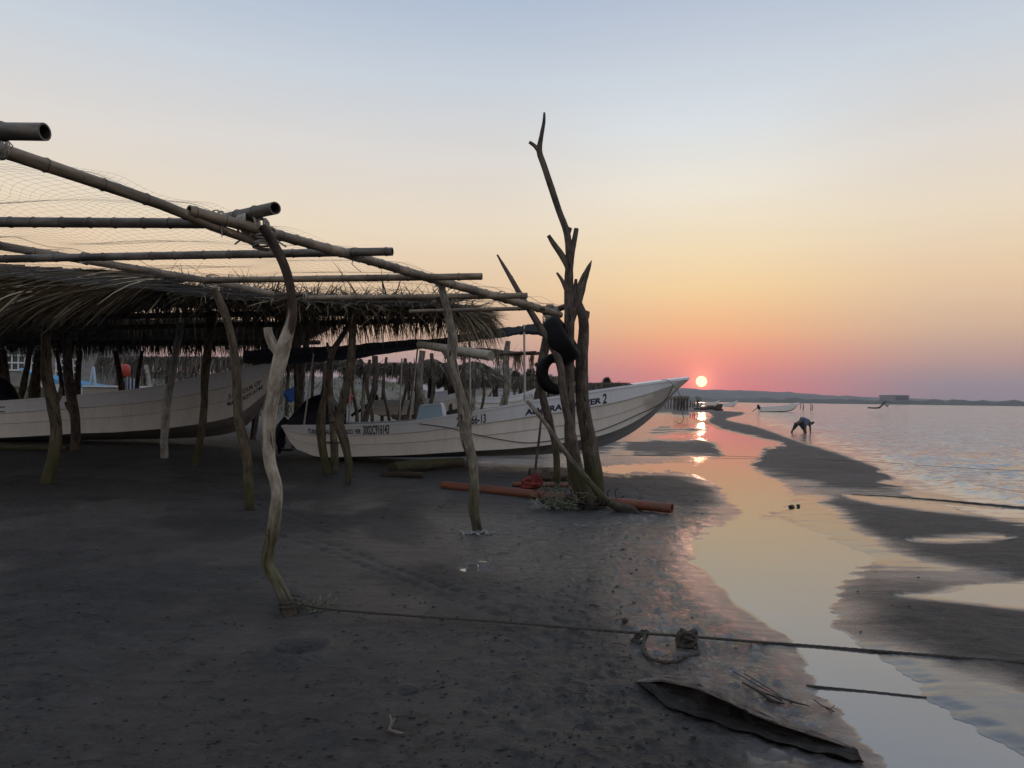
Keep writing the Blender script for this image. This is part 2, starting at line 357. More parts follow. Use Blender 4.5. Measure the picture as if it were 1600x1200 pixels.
M['hull'] = hull_mat('white boat paint', (.78, .75, .69)); M['band'] = hull_mat('bluish white gunwale paint', (.74, .76, .79), .3)
M['hullcream'] = hull_mat('cream boat paint', (.56, .55, .50)); M['bottom'] = hull_mat('shaded hull bottom', (.24, .22, .20), .9)  # bottom coloured darker to carry the shadow below the chine
M['inner'] = hull_mat('pale boat interior', (.42, .46, .48)); M['ink'] = simple('black marking paint', (.012, .012, .014), .5, .2, 20)
M['navy'] = simple('navy marking paint', (.012, .015, .06), .5, .2, 20)
M['lightblue'] = simple('light blue painted panel', (.42, .58, .72), .35, .06, 4, .05)
M['tarp'] = simple('dark blue shade cloth', (.022, .028, .040), .7, .4, 5, .4)
M['cover'] = simple('black engine cover cloth', (.010, .011, .020), .42, .5, 3, .3)
M['black'] = simple('black rubber', (.008, .008, .009), .75, .4, 20, .4)
for q_ in ('black', 'cover'): M[q_].node_tree.nodes['Principled BSDF'].inputs['Specular IOR Level'].default_value = .15
M['metal'] = simple('dull pale metal pole', (.42, .41, .39), .4, .2, 12, .05, .3)
M['pipe'] = simple('sun faded orange pipe', (.18, .055, .028), .55, .25, 5, .1, dirt=(.10, .05, .035))
M['red'] = simple('red plastic', (.42, .05, .03), .5, .25, 12, .3)
M['redcloth'] = simple('faded red cloth', (.20, .035, .028), .85, .4, 14, .8)
M['blue'] = simple('blue plastic', (.03, .12, .42), .45, .2, 8)
M['blueboat'] = simple('sky blue boat paint', (.12, .36, .62), .45, .15, 4)
M['white'] = simple('white painted wood', (.66, .68, .68), .55, .12, 6)
M['wall'] = simple('grey rendered wall', (.26, .255, .25), .85, .25, 3, .4, dirt=(.13, .12, .11))
M['wall2'] = simple('pale far plaster', (.46, .44, .42), .85, .15, 1)
M['glass'] = simple('dark window glass', (.02, .035, .04), .08, .2, 3, 0)
M['shirt'] = simple('blue grey wet shirt', (.07, .11, .18), .8, .25, 8); M['trouser'] = simple('dark wet trousers', (.014, .014, .02), .7, .3, 8)
M['skin'] = simple('dark tanned skin', (.10, .055, .038), .55, .15, 12); M['hair'] = simple('black hair', (.008, .007, .008), .6, .3, 30)
M['carpaint'] = simple('white car paint', (.7, .7, .72), .2, .03, 1, 0)
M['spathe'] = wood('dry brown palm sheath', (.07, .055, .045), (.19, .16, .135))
M['wetshade'] = wood('wet shaded inner sheath', (.008, .007, .006), (.022, .018, .015))  # wet inner face; the hollow's shade is put into its dark colour
M['twig'] = simple('dark wet twig', (.028, .022, .018), .7, .4, 30)
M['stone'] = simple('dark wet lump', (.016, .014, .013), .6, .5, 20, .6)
M['foam'] = simple('white shell scraps', (.30, .31, .32), .7, .4, 60, .5)
M['leaf'] = simple('green leaf', (.025, .045, .012), .5, .3, 20)

# sand
mt, n, b = new_mat('dark volcanic beach sand'); M['sand'] = mt
p = wpos(n); wet = attr(n, 'wet', 'Fac'); grs = attr(n, 'grass', 'Fac')
big = nnoise(n, nmap(n, p, (.5, 1, 1)), .9, 5, .6, .4); mid = nnoise(n, nmap(n, p, (.7, 1.2, 1)), 6, 6, .65, .3); fin = nnoise(n, p, 90, 4, .7)
f = nmath(n, 'ADD', nmath(n, 'MULTIPLY', big, .35), nmath(n, 'ADD', nmath(n, 'MULTIPLY', mid, .30), nmath(n, 'ADD', nmath(n, 'MULTIPLY', nnoise(n, nmap(n, p, (.8, 1.4, 1)), 34, 4, .7, .3), .32), nmath(n, 'MULTIPLY', fin, .12))))
dry = nramp(n, f, [(.39, (.013, .012, .0115)), (.5, (.036, .034, .033)), (.6, (.070, .066, .064))])
spk = nnoise(n, nmap(n, p, (.6, 1.3, 1)), 16, 5, .75, .6)
dry = nmix(n, nramp(n, spk, [(.34, (1, 1, 1)), (.42, (0, 0, 0))]), dry, (.009, .008, .008))
spk2 = nnoise(n, nmap(n, p, (.7, 1.3, 1)), 55, 3, .7, .3)
dry = nmix(n, nramp(n, spk2, [(.31, (1, 1, 1)), (.37, (0, 0, 0))]), dry, (.009, .008, .008))
dry = nmix(n, nramp(n, nnoise(n, p, 130, 1, .5), [(.80, (0, 0, 0)), (.84, (1, 1, 1))]), dry, (.22, .21, .20))
wetc = nmix(n, nramp(n, spk, [(.38, (1, 1, 1)), (.44, (0, 0, 0))]), nramp(n, mid, [(.3, (.017, .0155, .015)), (.7, (.034, .031, .03))]), (.006, .006, .006))
cc = nmix(n, wet, dry, wetc)
gcol = nramp(n, nnoise(n, p, 1.2, 6, .7), [(.38, (.035, .055, .014)), (.5, (.075, .10, .03)), (.56, (.15, .13, .10)), (.7, (.20, .18, .15))])
gcol2 = nmix(n, nramp(n, nnoise(n, nmap(n, p, (.3, 1, 1)), .3, 3), [(.45, (0, 0, 0)), (.55, (1, 1, 1))]), gcol, (.16, .145, .125))
cc = nmix(n, grs, cc, gcol2)
n.links.new(cc, b.inputs['Base Color'])
strk = nnoise(n, nmap(n, p, (.6, 3.2, 1)), 3.0, 6, .65, .2)
wv = nmath(n, 'ADD', wet, nmath(n, 'MULTIPLY', nmath(n, 'SUBTRACT', strk, .5), nmath(n, 'MULTIPLY', wet, .9)))
wv = nmath(n, 'MINIMUM', nmath(n, 'MAXIMUM', wv, 0.0), 1.0)
rr = nramp(n, wv, [(0, (.62,) * 3), (.25, (.45,) * 3), (.55, (.27,) * 3), (.8, (.12,) * 3), (1, (.05,) * 3)])
n.links.new(rr, b.inputs['Roughness'])
ior = nramp(n, wv, [(0, (.30,) * 3), (.3, (.40,) * 3), (.7, (.85,) * 3), (1, (1,) * 3)])
n.links.new(nmath(n, 'MULTIPLY_ADD', ior, 1.25, 1.0), b.inputs['IOR'])
hb = nmath(n, 'ADD', nmath(n, 'MULTIPLY', nnoise(n, nmap(n, p, (.8, 1.3, 1)), 9, 8, .7, .5), 1.0), nmath(n, 'MULTIPLY', fin, .18))
stv = nramp(n, wv, [(0, (1, 1, 1)), (.4, (.6,) * 3), (.7, (.22,) * 3), (.92, (.04,) * 3), (1, (.015,) * 3)])
txa = attr(n, 'tex', 'Fac')
x = nd(n, 'ShaderNodeTexNoise'); x.inputs['Scale'].default_value = 26; x.inputs['Detail'].default_value = 5; x.inputs['Roughness'].default_value = .7; n.links.new(nmap(n, p, (.6, 1.2, 1)), x.inputs['Vector'])
y = nd(n, 'ShaderNodeVectorMath', operation='SUBTRACT'); n.links.new(x.outputs['Color'], y.inputs[0]); y.inputs[1].default_value = (.5, .5, .5)
y2 = nd(n, 'ShaderNodeVectorMath', operation='SCALE'); n.links.new(y.outputs[0], y2.inputs[0]); n.links.new(nmath(n, 'MULTIPLY_ADD', txa, .85, .05), y2.inputs[3])
y3 = nd(n, 'ShaderNodeVectorMath', operation='ADD'); n.links.new(y2.outputs[0], y3.inputs[0]); n.links.new(nd(n, 'ShaderNodeNewGeometry').outputs['Normal'], y3.inputs[1])
y4 = nd(n, 'ShaderNodeVectorMath', operation='NORMALIZE'); n.links.new(y3.outputs[0], y4.inputs[0])
bb_ = nbump(n, b, hb, 1, .085, nmath(n, 'ADD', stv, nmath(n, 'MULTIPLY', txa, .42), clamp=True)); n.links.new(y4.outputs[0], bb_.inputs['Normal'])
# water
def water_mat(name, col, ior, rough, bump, bscale, stretch=(1, 1, 1)):
    mt, n, b = new_mat(name); p = wpos(n)
    b.inputs['Base Color'].default_value = (*col, 1); b.inputs['IOR'].default_value = ior; b.inputs['Roughness'].default_value = rough
    a = nnoise(n, nmap(n, p, stretch), bscale, 6, .6, .3); c2 = nnoise(n, nmap(n, p, stretch, (5, 3, 0)), bscale * .23, 4, .6, .2)
    h = nmath(n, 'ADD', nmath(n, 'MULTIPLY', a, .4), c2)
    nbump(n, b, h, 1, bump); return mt
M['sea'], n, b = new_mat('choppy silty sea water')
b.inputs['Base Color'].default_value = (.34, .32, .275, 1); b.inputs['IOR'].default_value = 3.2; b.inputs['Roughness'].default_value = .10
def ncol(n, vec, scale, det):
    x = nd(n, 'ShaderNodeTexNoise'); x.inputs['Scale'].default_value = scale; x.inputs['Detail'].default_value = det; x.inputs['Roughness'].default_value = .62
    n.links.new(vec, x.inputs['Vector']); y = nd(n, 'ShaderNodeVectorMath', operation='SUBTRACT'); n.links.new(x.outputs['Color'], y.inputs[0]); y.inputs[1].default_value = (.5, .5, .5); return y.outputs[0]
calm = attr(n, 'chop', 'Fac')
n1 = ncol(n, nmap(n, wpos(n), (.35, .9, 1)), 6.5, 5); n2 = ncol(n, nmap(n, wpos(n), (.25, .8, 1), (7, 3, 0)), .55, 3)
def vsc(v, k):
    y = nd(n, 'ShaderNodeVectorMath', operation='MULTIPLY'); n.links.new(v, y.inputs[0]); y.inputs[1].default_value = k; return y.outputs[0]
def vadd(a_, b_):
    y = nd(n, 'ShaderNodeVectorMath', operation='ADD')
    for q_, v in enumerate((a_, b_)):
        if isinstance(v, tuple): y.inputs[q_].default_value = v
        else: n.links.new(v, y.inputs[q_])
    return y.outputs[0]
sm = vadd(vsc(n1, (.9, 4.4, 0)), vsc(n2, (.3, .9, 0)))
y = nd(n, 'ShaderNodeVectorMath', operation='SCALE'); n.links.new(sm, y.inputs[0]); n.links.new(calm, y.inputs[3])
nn = nd(n, 'ShaderNodeVectorMath', operation='NORMALIZE'); n.links.new(vadd(nd(n, 'ShaderNodeNewGeometry').outputs['Normal'], y.outputs[0]), nn.inputs[0]); n.links.new(nn.outputs[0], b.inputs['Normal'])
M['pool'] = water_mat('still shallow water', (.105, .105, .112), 2.8, .02, .0012, 3.0, (.5, 2, 1))

# ------------------------------------------------------------------ mesh helpers
class MB:
    def __init__(s): s.v = []; s.f = []; s.tc = []; s.ring = []
    def add(s, vs, fs, tc=None, ring=None):
        o = len(s.v); s.v += [tuple(q) for q in vs]; s.f += [tuple(i + o for i in q) for q in fs]
        s.tc += list(tc) if tc is not None else [(q[0], q[1], q[2]) for q in vs]
        s.ring += list(ring) if ring is not None else [0.0] * len(vs)
        return s
    def box(s, c, size, rz=0, bev=0, ry=0, rx=0):
        mm = Matrix.Translation(c) @ Matrix.Rotation(rz, 4, 'Z') @ Matrix.Rotation(ry, 4, 'Y') @ Matrix.Rotation(rx, 4, 'X')
        x, y, z = (q / 2 for q in size)
        if bev <= 0:
            vs = [mm @ Vector((a * x, b_ * y, c_ * z)) for a in (-1, 1) for b_ in (-1, 1) for c_ in (-1, 1)]
            return s.add(vs, [(0, 1, 3, 2), (4, 6, 7, 5), (0, 4, 5, 1), (2, 3, 7, 6), (0, 2, 6, 4), (1, 5, 7, 3)])
        import bmesh
        bm = bmesh.new(); bmesh.ops.create_cube(bm, size=1)
        for q in bm.verts: q.co = Vector((q.co.x * size[0], q.co.y * size[1], q.co.z * size[2]))
        bmesh.ops.bevel(bm, geom=bm.edges[:], offset=bev, segments=2, affect='EDGES')
        bm.verts.index_update()
        s.add([mm @ q.co for q in bm.verts], [[q.index for q in f_.verts] for f_ in bm.faces]); bm.free(); return s
    def tube(s, pts, rad, sides=10, step=None, rough=0.0, seed=0, ring_len=None, hollow=False, flat=1.0, nocap=False):
        pts = [Vector(q) for q in pts]
        if isinstance(rad, (int, float)): rad = [rad] * len(pts)
        P_, R_ = [], []
        n = len(pts)
        tot = sum((pts[i + 1] - pts[i]).length for i in range(n - 1))
        step = step or max(.004, tot / 14)
        for i in range(n - 1):
            a, b_, c_, d_ = pts[max(i - 1, 0)], pts[i], pts[i + 1], pts[min(i + 2, n - 1)]
            k = max(1, int(round((c_ - b_).length / step)))
            for j in range(k):
                t = j / k
                if n > 2: q = .5 * ((2 * b_) + (c_ - a) * t + (2 * a - 5 * b_ + 4 * c_ - d_) * t * t + (3 * b_ - a - 3 * c_ + d_) * t ** 3)
                else: q = b_.lerp(c_, t)
                P_.append(q); R_.append(rad[i] + (rad[i + 1] - rad[i]) * (t * t * (3 - 2 * t)))
        P_.append(pts[-1]); R_.append(rad[-1])
        arc = 0; A = []; nodes = []
        for i, q in enumerate(P_):
            if i: arc += (q - P_[i - 1]).length
            A.append(arc)
        rings = [0.0] * len(P_)
        if ring_len:
            # insert fine loops around each bamboo node
            import bisect
            NP, NR, NA, NG = [], [], [], []
            rr_ = random.Random(seed); xs = []; x0 = ring_len * rr_.uniform(.3, .9)
            while x0 < arc - .02: xs.append(x0); x0 += ring_len * rr_.uniform(.8, 1.2)
            allA = [(a_, 0) for a_ in A] + [(max(0, x_ + o_), g_) for x_ in xs for o_, g_ in ((-.022, .0), (-.009, .35), (0, 1.0), (.008, .5), (.02, 0))]
            allA.sort()
            last = -1
            for a_, g_ in allA:
                if a_ > arc or (a_ - last < .003): 
                    if a_ - last < .003 and NG: NG[-1] = max(NG[-1], g_)
                    continue
                i = min(max(bisect.bisect_right(A, a_) - 1, 0), len(A) - 2)
                t = (a_ - A[i]) / max(1e-6, A[i + 1] - A[i])
                NP.append(P_[i].lerp(P_[i + 1], t)); NR.append((R_[i] + (R_[i + 1] - R_[i]) * t) * (1 + .16 * g_)); NA.append(a_); NG.append(g_); last = a_
            P_, R_, A, rings = NP, NR, NA, NG
        rr_ = random.Random(seed + 5)
        ph = [rr_.uniform(0, 6.28) for _ in range(6)]
        tan0 = (P_[1] - P_[0]).normalized()
        ref = Vector((0, 0, 1)) if abs(tan0.z) < .9 else Vector((1, 0, 0))
        nv = tan0.cross(ref).normalized(); vs, tcs, rg = [], [], []
        sd = seed * 3.1
        for i, q in enumerate(P_):
            tg = (P_[min(i + 1, len(P_) - 1)] - P_[max(i - 1, 0)]).normalized()
            nv = (nv - tg * nv.dot(tg)).normalized(); bn = tg.cross(nv)
            for j in range(sides):
                th = 2 * math.pi * j / sides; r_ = R_[i]
                if rough:
                    u = A[i] / max(.02, R_[0] * 5)
                    r_ *= 1 + rough * (.5 * math.sin(th * 2 + ph[0] + u * .5) + .35 * math.sin(th * 3 + ph[1] + u * .35) + .45 * math.sin(u * 2.3 + ph[2]) + .35 * math.sin(u * 5.1 + th + ph[4]) + .15 * math.sin(th * 5 + ph[3] + u * .5) + rr_.uniform(-.3, .3))
                vs.append(q + nv * math.cos(th) * r_ + bn * math.sin(th) * r_ * flat)
                tcs.append((math.cos(th) * R_[i] + sd, math.sin(th) * R_[i] + sd * .7, A[i])); rg.append(rings[i])
        fs = [(i * sides + j, i * sides + (j + 1) % sides, (i + 1) * sides + (j + 1) % sides, (i + 1) * sides + j) for i in range(len(P_) - 1) for j in range(sides)]
        if hollow:   # thick open end at the last point, like cut bamboo or pipe
            o = len(vs); tg = (P_[-1] - P_[-2]).normalized(); L_ = (len(P_) - 1) * sides
            for dep, kk in ((0, .78), (-.12, .74)):
                for j in range(sides):
                    vs.append(P_[-1] + (vs[L_ + j] - P_[-1]) * kk + tg * dep); tcs.append((sd, sd, A[-1])); rg.append(1.0 if dep else .9)
            for j in range(sides):
                k2 = (j + 1) % sides
                fs += [(L_ + j, L_ + k2, o + k2, o + j), (o + j, o + k2, o + sides + k2, o + sides + j)]
            fs.append(tuple(o + sides + j for j in range(sides)))
            if not nocap: fs.append(tuple(reversed(range(sides))))
        elif not nocap:
            fs.append(tuple(reversed(range(sides)))); fs.append(tuple((len(P_) - 1) * sides + j for j in range(sides)))
        return s.add(vs, fs, tcs, rg)
    def grid(s, rows, close=False):
        nr, ncol = len(rows), len(rows[0]); vs = [q for r_ in rows for q in r_]
        fs = [(i * ncol + j, i * ncol + j + 1, (i + 1) * ncol + j + 1, (i + 1) * ncol + j) for i in range(nr - 1) for j in range(ncol - 1)]
        if close: fs += [(i * ncol + ncol - 1, i * ncol, (i + 1) * ncol, (i + 1) * ncol + ncol - 1) for i in range(nr - 1)]
        return s.add(vs, fs)
    def blob(s, c, size, seed=0, rough=.25, seg=8):
        rr_ = random.Random(seed); c = Vector(c); vs = []; rg_ = seg // 2 + 1
        for i in range(rg_ + 1):
            ph = math.pi * i / rg_
            for j in range(seg):
                th = 2 * math.pi * j / seg; k = 1 + rr_.uniform(-rough, rough)
                vs.append(c + Vector((math.sin(ph) * math.cos(th) * size[0] * k, math.sin(ph) * math.sin(th) * size[1] * k, math.cos(ph) * size[2] * k)))
        fs = [(i * seg + j, i * seg + (j + 1) % seg, (i + 1) * seg + (j + 1) % seg, (i + 1) * seg + j) for i in range(rg_) for j in range(seg)]
        return s.add(vs, fs)
    def build(s, name, mat, parent=None, smooth=True):
        me = bpy.data.meshes.new(name)
        o = bpy.data.objects.new(name, me); sc.collection.objects.link(o)
        off = Vector((0, 0, 0))
        if parent is not None:
            q = parent
            while q is not None: off += q.location; q = q.parent
        vs = [(a - off.x, b_ - off.y, c_ - off.z) for a, b_, c_ in s.v]
        me.from_pydata(vs, [], s.f); me.materials.append(mat)
        at = me.attributes.new('tc', 'FLOAT_VECTOR', 'POINT'); at.data.foreach_set('vector', np.array(s.tc, np.float32).ravel())
        if any(s.ring):
            ar = me.attributes.new('ring', 'FLOAT', 'POINT'); ar.data.foreach_set('value', np.array(s.ring, np.float32))
        if smooth:
            me.polygons.foreach_set('use_smooth', [True] * len(me.polygons))
            try: me.set_sharp_from_angle(angle=R(50))
            except Exception: pass
        if parent is not None: o.parent = parent
        return o
def tag(o, label=None, cat=None, group=None, kind=None):
    if label: o['label'] = label
    if cat: o['category'] = cat
    if group: o['group'] = group
    if kind: o['kind'] = kind
    return o
def thing(name, label, cat, loc, group=None):
    o = bpy.data.objects.new(name, None); sc.collection.objects.link(o); o.location = loc; o.empty_display_size = .2
    return tag(o, label, cat, group)
def copy_thing(src, loc, label, group=None):
    r_ = src.copy(); sc.collection.objects.link(r_); r_.location = loc; r_['label'] = label
    if group: r_['group'] = group
    for ch in list(src.children):
        c_ = ch.copy(); sc.collection.objects.link(c_); c_.parent = r_
        for g_ in list(ch.children):
            d_ = g_.copy(); sc.collection.objects.link(d_); d_.parent = c_
    return r_
def npmesh(name, V, Fq, mat, attrs=None, smooth=True):
    me = bpy.data.meshes.new(name); me.vertices.add(len(V)); me.vertices.foreach_set('co', V.astype(np.float32).ravel())
    nf = len(Fq); k = Fq.shape[1]
    me.loops.add(nf * k); me.polygons.add(nf)
    me.loops.foreach_set('vertex_index', Fq.astype(np.int32).ravel())
    me.polygons.foreach_set('loop_start', np.arange(nf, dtype=np.int32) * k)
    try: me.polygons.foreach_set('loop_total', np.full(nf, k, dtype=np.int32))
    except Exception: pass
    me.update(calc_edges=True)
    for kx, a in (attrs or {}).items():
        if a.ndim == 2: at = me.attributes.new(kx, 'FLOAT_VECTOR', 'POINT'); at.data.foreach_set('vector', a.astype(np.float32).ravel())
        else: at = me.attributes.new(kx, 'FLOAT', 'POINT'); at.data.foreach_set('value', a.astype(np.float32))
    me.materials.append(mat)
    me.polygons.foreach_set('use_smooth', np.full(nf, smooth))
    o = bpy.data.objects.new(name, me); sc.collection.objects.link(o); return o

# ------------------------------------------------------------------ beach, sea, tidal pools
dp = np.concatenate([np.arange(2.0, 60, 1.0), np.arange(60, 200, 1.3), np.arange(200, 900, 2.6)])
ys = np.concatenate([F * CZ / dp, [1.6, 1.2, .6, 0, -1, -3, -8, -25, -80]])
tx = np.concatenate([-np.geomspace(60, .80, 46), np.arange(-.79, .79, .0026), np.geomspace(.80, 60, 46)])
Y, TX = np.meshgrid(ys, tx, indexing='ij'); X = TX * np.maximum(Y + .35, 2.2)
nr, ncs = Y.shape
xf, yf = X.ravel(), Y.ravel()
fl = fields(xf, yf); H = height(xf, yf, fl); px_, py_, sea_, pool_, bar_, wet_ = fl
behind = yf < 1.3
H = np.where(behind, .05, H); wet_ = np.where(behind, .15, wet_)
grass_ = ss(26, 31, yf) * ss(-1.8, -4.5, xf) * ss(170, 120, yf)
xb_ = np.interp(py_, [700, 740, 810, 860, 900, 960, 1000, 1100, 1200], [1060, 1090, 1130, 1060, 1085, 1140, 1210, 1290, 1385])
tex_ = ss(8, -70, px_ - xb_) * ss(690, 760, py_) * ~behind
idx = np.arange(nr * ncs).reshape(nr, ncs)
quads = np.stack([idx[:-1, :-1], idx[1:, :-1], idx[1:, 1:], idx[:-1, 1:]], -1).reshape(-1, 4)
V = np.stack([xf, yf, H], -1)
beach = npmesh('ground', V, quads, M['sand'], {'wet': wet_, 'grass': grass_, 'tex': tex_}); tag(beach, kind='structure')
def subset(mask, z):
    global U_
    keep = mask[quads].any(1); q = quads[keep]; u, inv = np.unique(q, return_inverse=True)
    U_ = u; return np.stack([xf[u], yf[u], z[u]], -1), inv.reshape(-1, 4), keep
seam = (sea_ > -14) & ~behind & (yf < 900)
wz = (fbm(xf * 1.1 + yf * .8, yf * 3.0 - xf * .9, 61, 3) - .5) * .12 * ss(32, 16, yf) * ss(-5, 60, sea_)
crest = np.exp(-((sea_ - 16 - 12 * fbm(xf * .7, yf * .3, 5)) / 5) ** 2) * ss(1330, 1430, px_) * .075 * ss(32, 16, yf) * (.35 + fbm(xf * 2, yf * 2, 8))
Vs, Fs, keep = subset(seam, wz + crest)
sea = npmesh('sea', Vs, Fs, M['sea'], {'chop': (.12 + .88 * ss(2, 42, sea_))[U_]}); tag(sea, kind='structure')
pm = (pool_ > -5) & ~behind & (sea_ < -16)
Vp, Fp, _ = subset(pm, np.zeros_like(xf) - .001)
pool = npmesh('tidal_pool_water', Vp, Fp, M['pool']); tag(pool, kind='structure')

# ------------------------------------------------------------------ far shore
def ridge(name, D, depth, pts, mat, rough_h, seed, kind='structure'):
    xs = np.linspace(pts[0][0], pts[-1][0], 420); yy = np.interp(xs, [q[0] for q in pts], [q[1] for q in pts])
    hor = 622 + (xs - 800) * .0135
    X_ = (xs - 800) / F * D; Zt = CZ + (hor - yy) / F * D
    Zt = Zt + (fbm(xs * .09, xs * 0, seed, 5) - .5) * rough_h * 2
    rows = []
    K = 10
    for k in range(K + 1):
        t = k / K; yy_ = D - depth * .35 + depth * t
        prof = math.sin(min(1, t / .55) * math.pi / 2) if t < .55 else math.cos((t - .55) / .45 * math.pi / 2)
        zz = np.maximum(Zt, 1.0) * prof * (.98 + .14 * fbm(xs * .05, np.full_like(xs, k * .7), seed + 4, 3)) - 1.0 * (k == 0) - .5
        rows.append(np.stack([X_ * yy_ / D, np.full_like(xs, yy_), zz], -1))
    V = np.concatenate(rows); nc = len(xs); ii = np.arange((K + 1) * nc).reshape(K + 1, nc)
    q = np.stack([ii[:-1, :-1], ii[:-1, 1:], ii[1:, 1:], ii[1:, :-1]], -1).reshape(-1, 4)
    o = npmesh(name, V, q, mat); tag(o, kind=kind); return o
M['hill'] = simple('wooded hillside', (.055, .07, .045), .9, .6, .02, 0)
hn = M['hill'].node_tree
ridge('hills', 1900, 500, [(-900, 600), (200, 598), (700, 603), (900, 600), (960, 600), (1040, 605), (1090, 608), (1130, 609), (1180, 610), (1240, 613), (1300, 617.5), (1380, 621), (1460, 624), (1600, 627), (2200, 632), (3200, 640)], M['hill'], 2.2, 3)
ridge('far_shore', 950, 160, [(-900, 612), (700, 616), (1000, 620), (1090, 621), (1200, 621.5), (1290, 624), (1400, 625.5), (1480, 625), (1500, 624.5), (1600, 627), (2200, 636), (3200, 648)], M['hill'], 3.0, 8)
def building(name, label, x0, y0, x1, y1, D, depth, wallm, floors=2, cols=4, cat='building', tank=False, group=None):
    a = P(x0, y0, D); b_ = P(x1, y1, D); z0 = b_.z; z1 = a.z
    base = Vector(((a.x + b_.x) / 2, D + depth / 2, z0 - .3))
    t = thing(name, label, cat, base, group); Wd = b_.x - a.x
    z0 -= 1.0 * D / 60
    mb = MB().box((base.x, base.y, (z0 + z1) / 2), (Wd, depth, z1 - z0)); mb.build('wall', wallm, t, False)
    MB().box((base.x, base.y, z1 + D * .0007), (Wd * 1.04, depth * 1.04, D * .0022)).build('roof', wallm, t, False)
    hh = (a.z - b_.z) / floors
    for i in range(floors):
        for j in range(cols):
            cx = a.x + Wd * (j + .5) / cols; cz = b_.z + hh * (i + .55)
            wdw = MB().box((cx, D - D * .0004, cz), (Wd / cols * .55, D * .0016, hh * .5)).build('window', M['glass'], t, False)
    if tank:
        MB().box((a.x + Wd * .45, base.y, z1 + D * .005), (Wd * .3, depth * .3, D * .009), bev=D * .001).build('water_tank', wallm, t)
    return t
building('far_building', 'blocky long building standing on the far shore above the water', 1399, 619, 1420, 625, 930, 40, M['wall'], 3, 7)

# ------------------------------------------------------------------ pergola of bamboo on crooked posts (in front)
def wpath(pts, D0, D1=None):
    """pixel path (px,py,rpx) -> world points and radii; depth runs D0 at the first to D1 at the last"""
    D1 = D0 if D1 is None else D1
    n = len(pts); W, RR = [], []
    for i, q in enumerate(pts):
        D = D0 + (D1 - D0) * i / (n - 1); W.append(P(q[0], q[1], D)); RR.append(q[2] * D / F)
    return W, RR
g1 = G(452, 955)
perg = thing('bamboo_pergola', 'open bamboo frame with fishing net lashed to crooked pale posts on the dark sand', 'pergola', g1)
def post(parent, pts, D0, mat, forks=(), seed=1, D1=None, sink=.15, sides=14, rough=.10, name='post', step=.05, thin=.8):
    W, RR = wpath(pts, D0, D1); mb = MB(); RR = [q * thin for q in RR]
    W = [W[0] + Vector((0, 0, -sink))] + W; RR = [RR[0] * 1.05] + RR
    mb.tube(W, RR, sides, step, rough, seed)
    for k, f_ in enumerate(forks):
        a, r_ = wpath(f_, D0, D0); mb.tube(a, [q * thin for q in r_], 10, .03, rough, seed + k + 3)
    return mb.build(name, mat, parent)
D1_ = g1.y
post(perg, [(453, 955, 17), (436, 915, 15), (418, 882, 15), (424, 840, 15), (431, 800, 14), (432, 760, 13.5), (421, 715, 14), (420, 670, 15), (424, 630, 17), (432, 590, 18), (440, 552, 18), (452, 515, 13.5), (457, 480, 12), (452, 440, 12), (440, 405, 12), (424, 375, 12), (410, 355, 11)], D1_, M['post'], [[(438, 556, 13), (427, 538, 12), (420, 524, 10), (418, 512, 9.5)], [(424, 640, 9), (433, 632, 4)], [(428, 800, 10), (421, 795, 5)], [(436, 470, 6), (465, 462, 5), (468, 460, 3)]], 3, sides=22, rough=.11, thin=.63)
g2 = G(745, 830)
post(perg, [(746, 830, 9.5), (740, 792, 9), (741, 755, 9), (737, 715, 10.5), (728, 680, 11), (726, 645, 13), (716, 605, 9.5), (706, 565, 10), (707, 535, 11), (702, 500, 8.5), (695, 470, 7.5), (688, 437, 6)], g2.y, M['post2'], [[(727, 655, 9), (738, 635, 6), (740, 610, 3)], [(707, 560, 8), (699, 556, 6), (692, 548, 4)]], 5, rough=.12)
g3 = G(388, 797)
post(perg, [(390, 797, 9), (388, 755, 9), (384, 705, 9), (373, 655, 8.5), (370, 600, 9), (367, 560, 8.5), (360, 520, 8), (348, 482, 8), (334, 452, 7.5)], g3.y, M['brown'], [], 6)
DCL = 10.2
post(perg, [(871, 748, 7), (868, 700, 6.5), (857, 655, 8.5), (847, 615, 7), (845, 583, 9), (851, 545, 8.5), (856, 515, 7.5), (859, 490, 7.5), (859, 476, 7)], 10.9, M['drift'], [[(846, 578, 8), (840, 570, 5), (836, 568, 3)]], 9)
# beams
def bam(parent, a, b_, r_, mat='bamboo', seed=1, name='cross_pole', mids=(), hollow=True, rl=.27):
    pts = [a] + list(mids) + [b_]
    rs = r_ if isinstance(r_, (list, tuple)) else [r_] * len(pts)
    return MB().tube(pts, rs, 14, .12, .02, seed, ring_len=rl, hollow=hollow).build(name, M[mat], parent)
bam(perg, P(-60, 212, 3.35), P(402, 379, 4.98), [.036, .036, .033, .031, .028], 'bamboo', 11, 'long_beam', mids=[P(0, 234, 3.55), P(250, 319, 4.35), P(330, 353, 4.65)])
bam(perg, P(875, 492, 10.35), P(295, 329, 4.50), [.05, .052, .046, .040, .036, .036], 'bamboo', 12, 'long_beam', mids=[P(800, 470, 9.2), P(690, 440, 7.75), P(560, 402, 6.3), P(415, 362, 5.0)], rl=.24)
bam(perg, P(-200, 204, 3.4), P(70, 206, 3.28), .041, 'bamboo2', 13)
bam(perg, P(-160, 346, 5.0), P(318, 349, 4.62), [.036, .033], 'bamboo2', 14, rl=.2)
bam(perg, P(345, 344, 5.25), P(430, 325, 4.75), .043, 'bamboo2', 15, rl=.3)
bam(perg, P(-160, 408, 6.9), P(613, 393, 6.05), [.036, .036, .036], 'bamboo2', 16, mids=[P(130, 402, 6.6)])
bam(perg, P(322, 438, 7.9), P(753, 432, 7.3), [.034, .036], 'bamboo', 17)
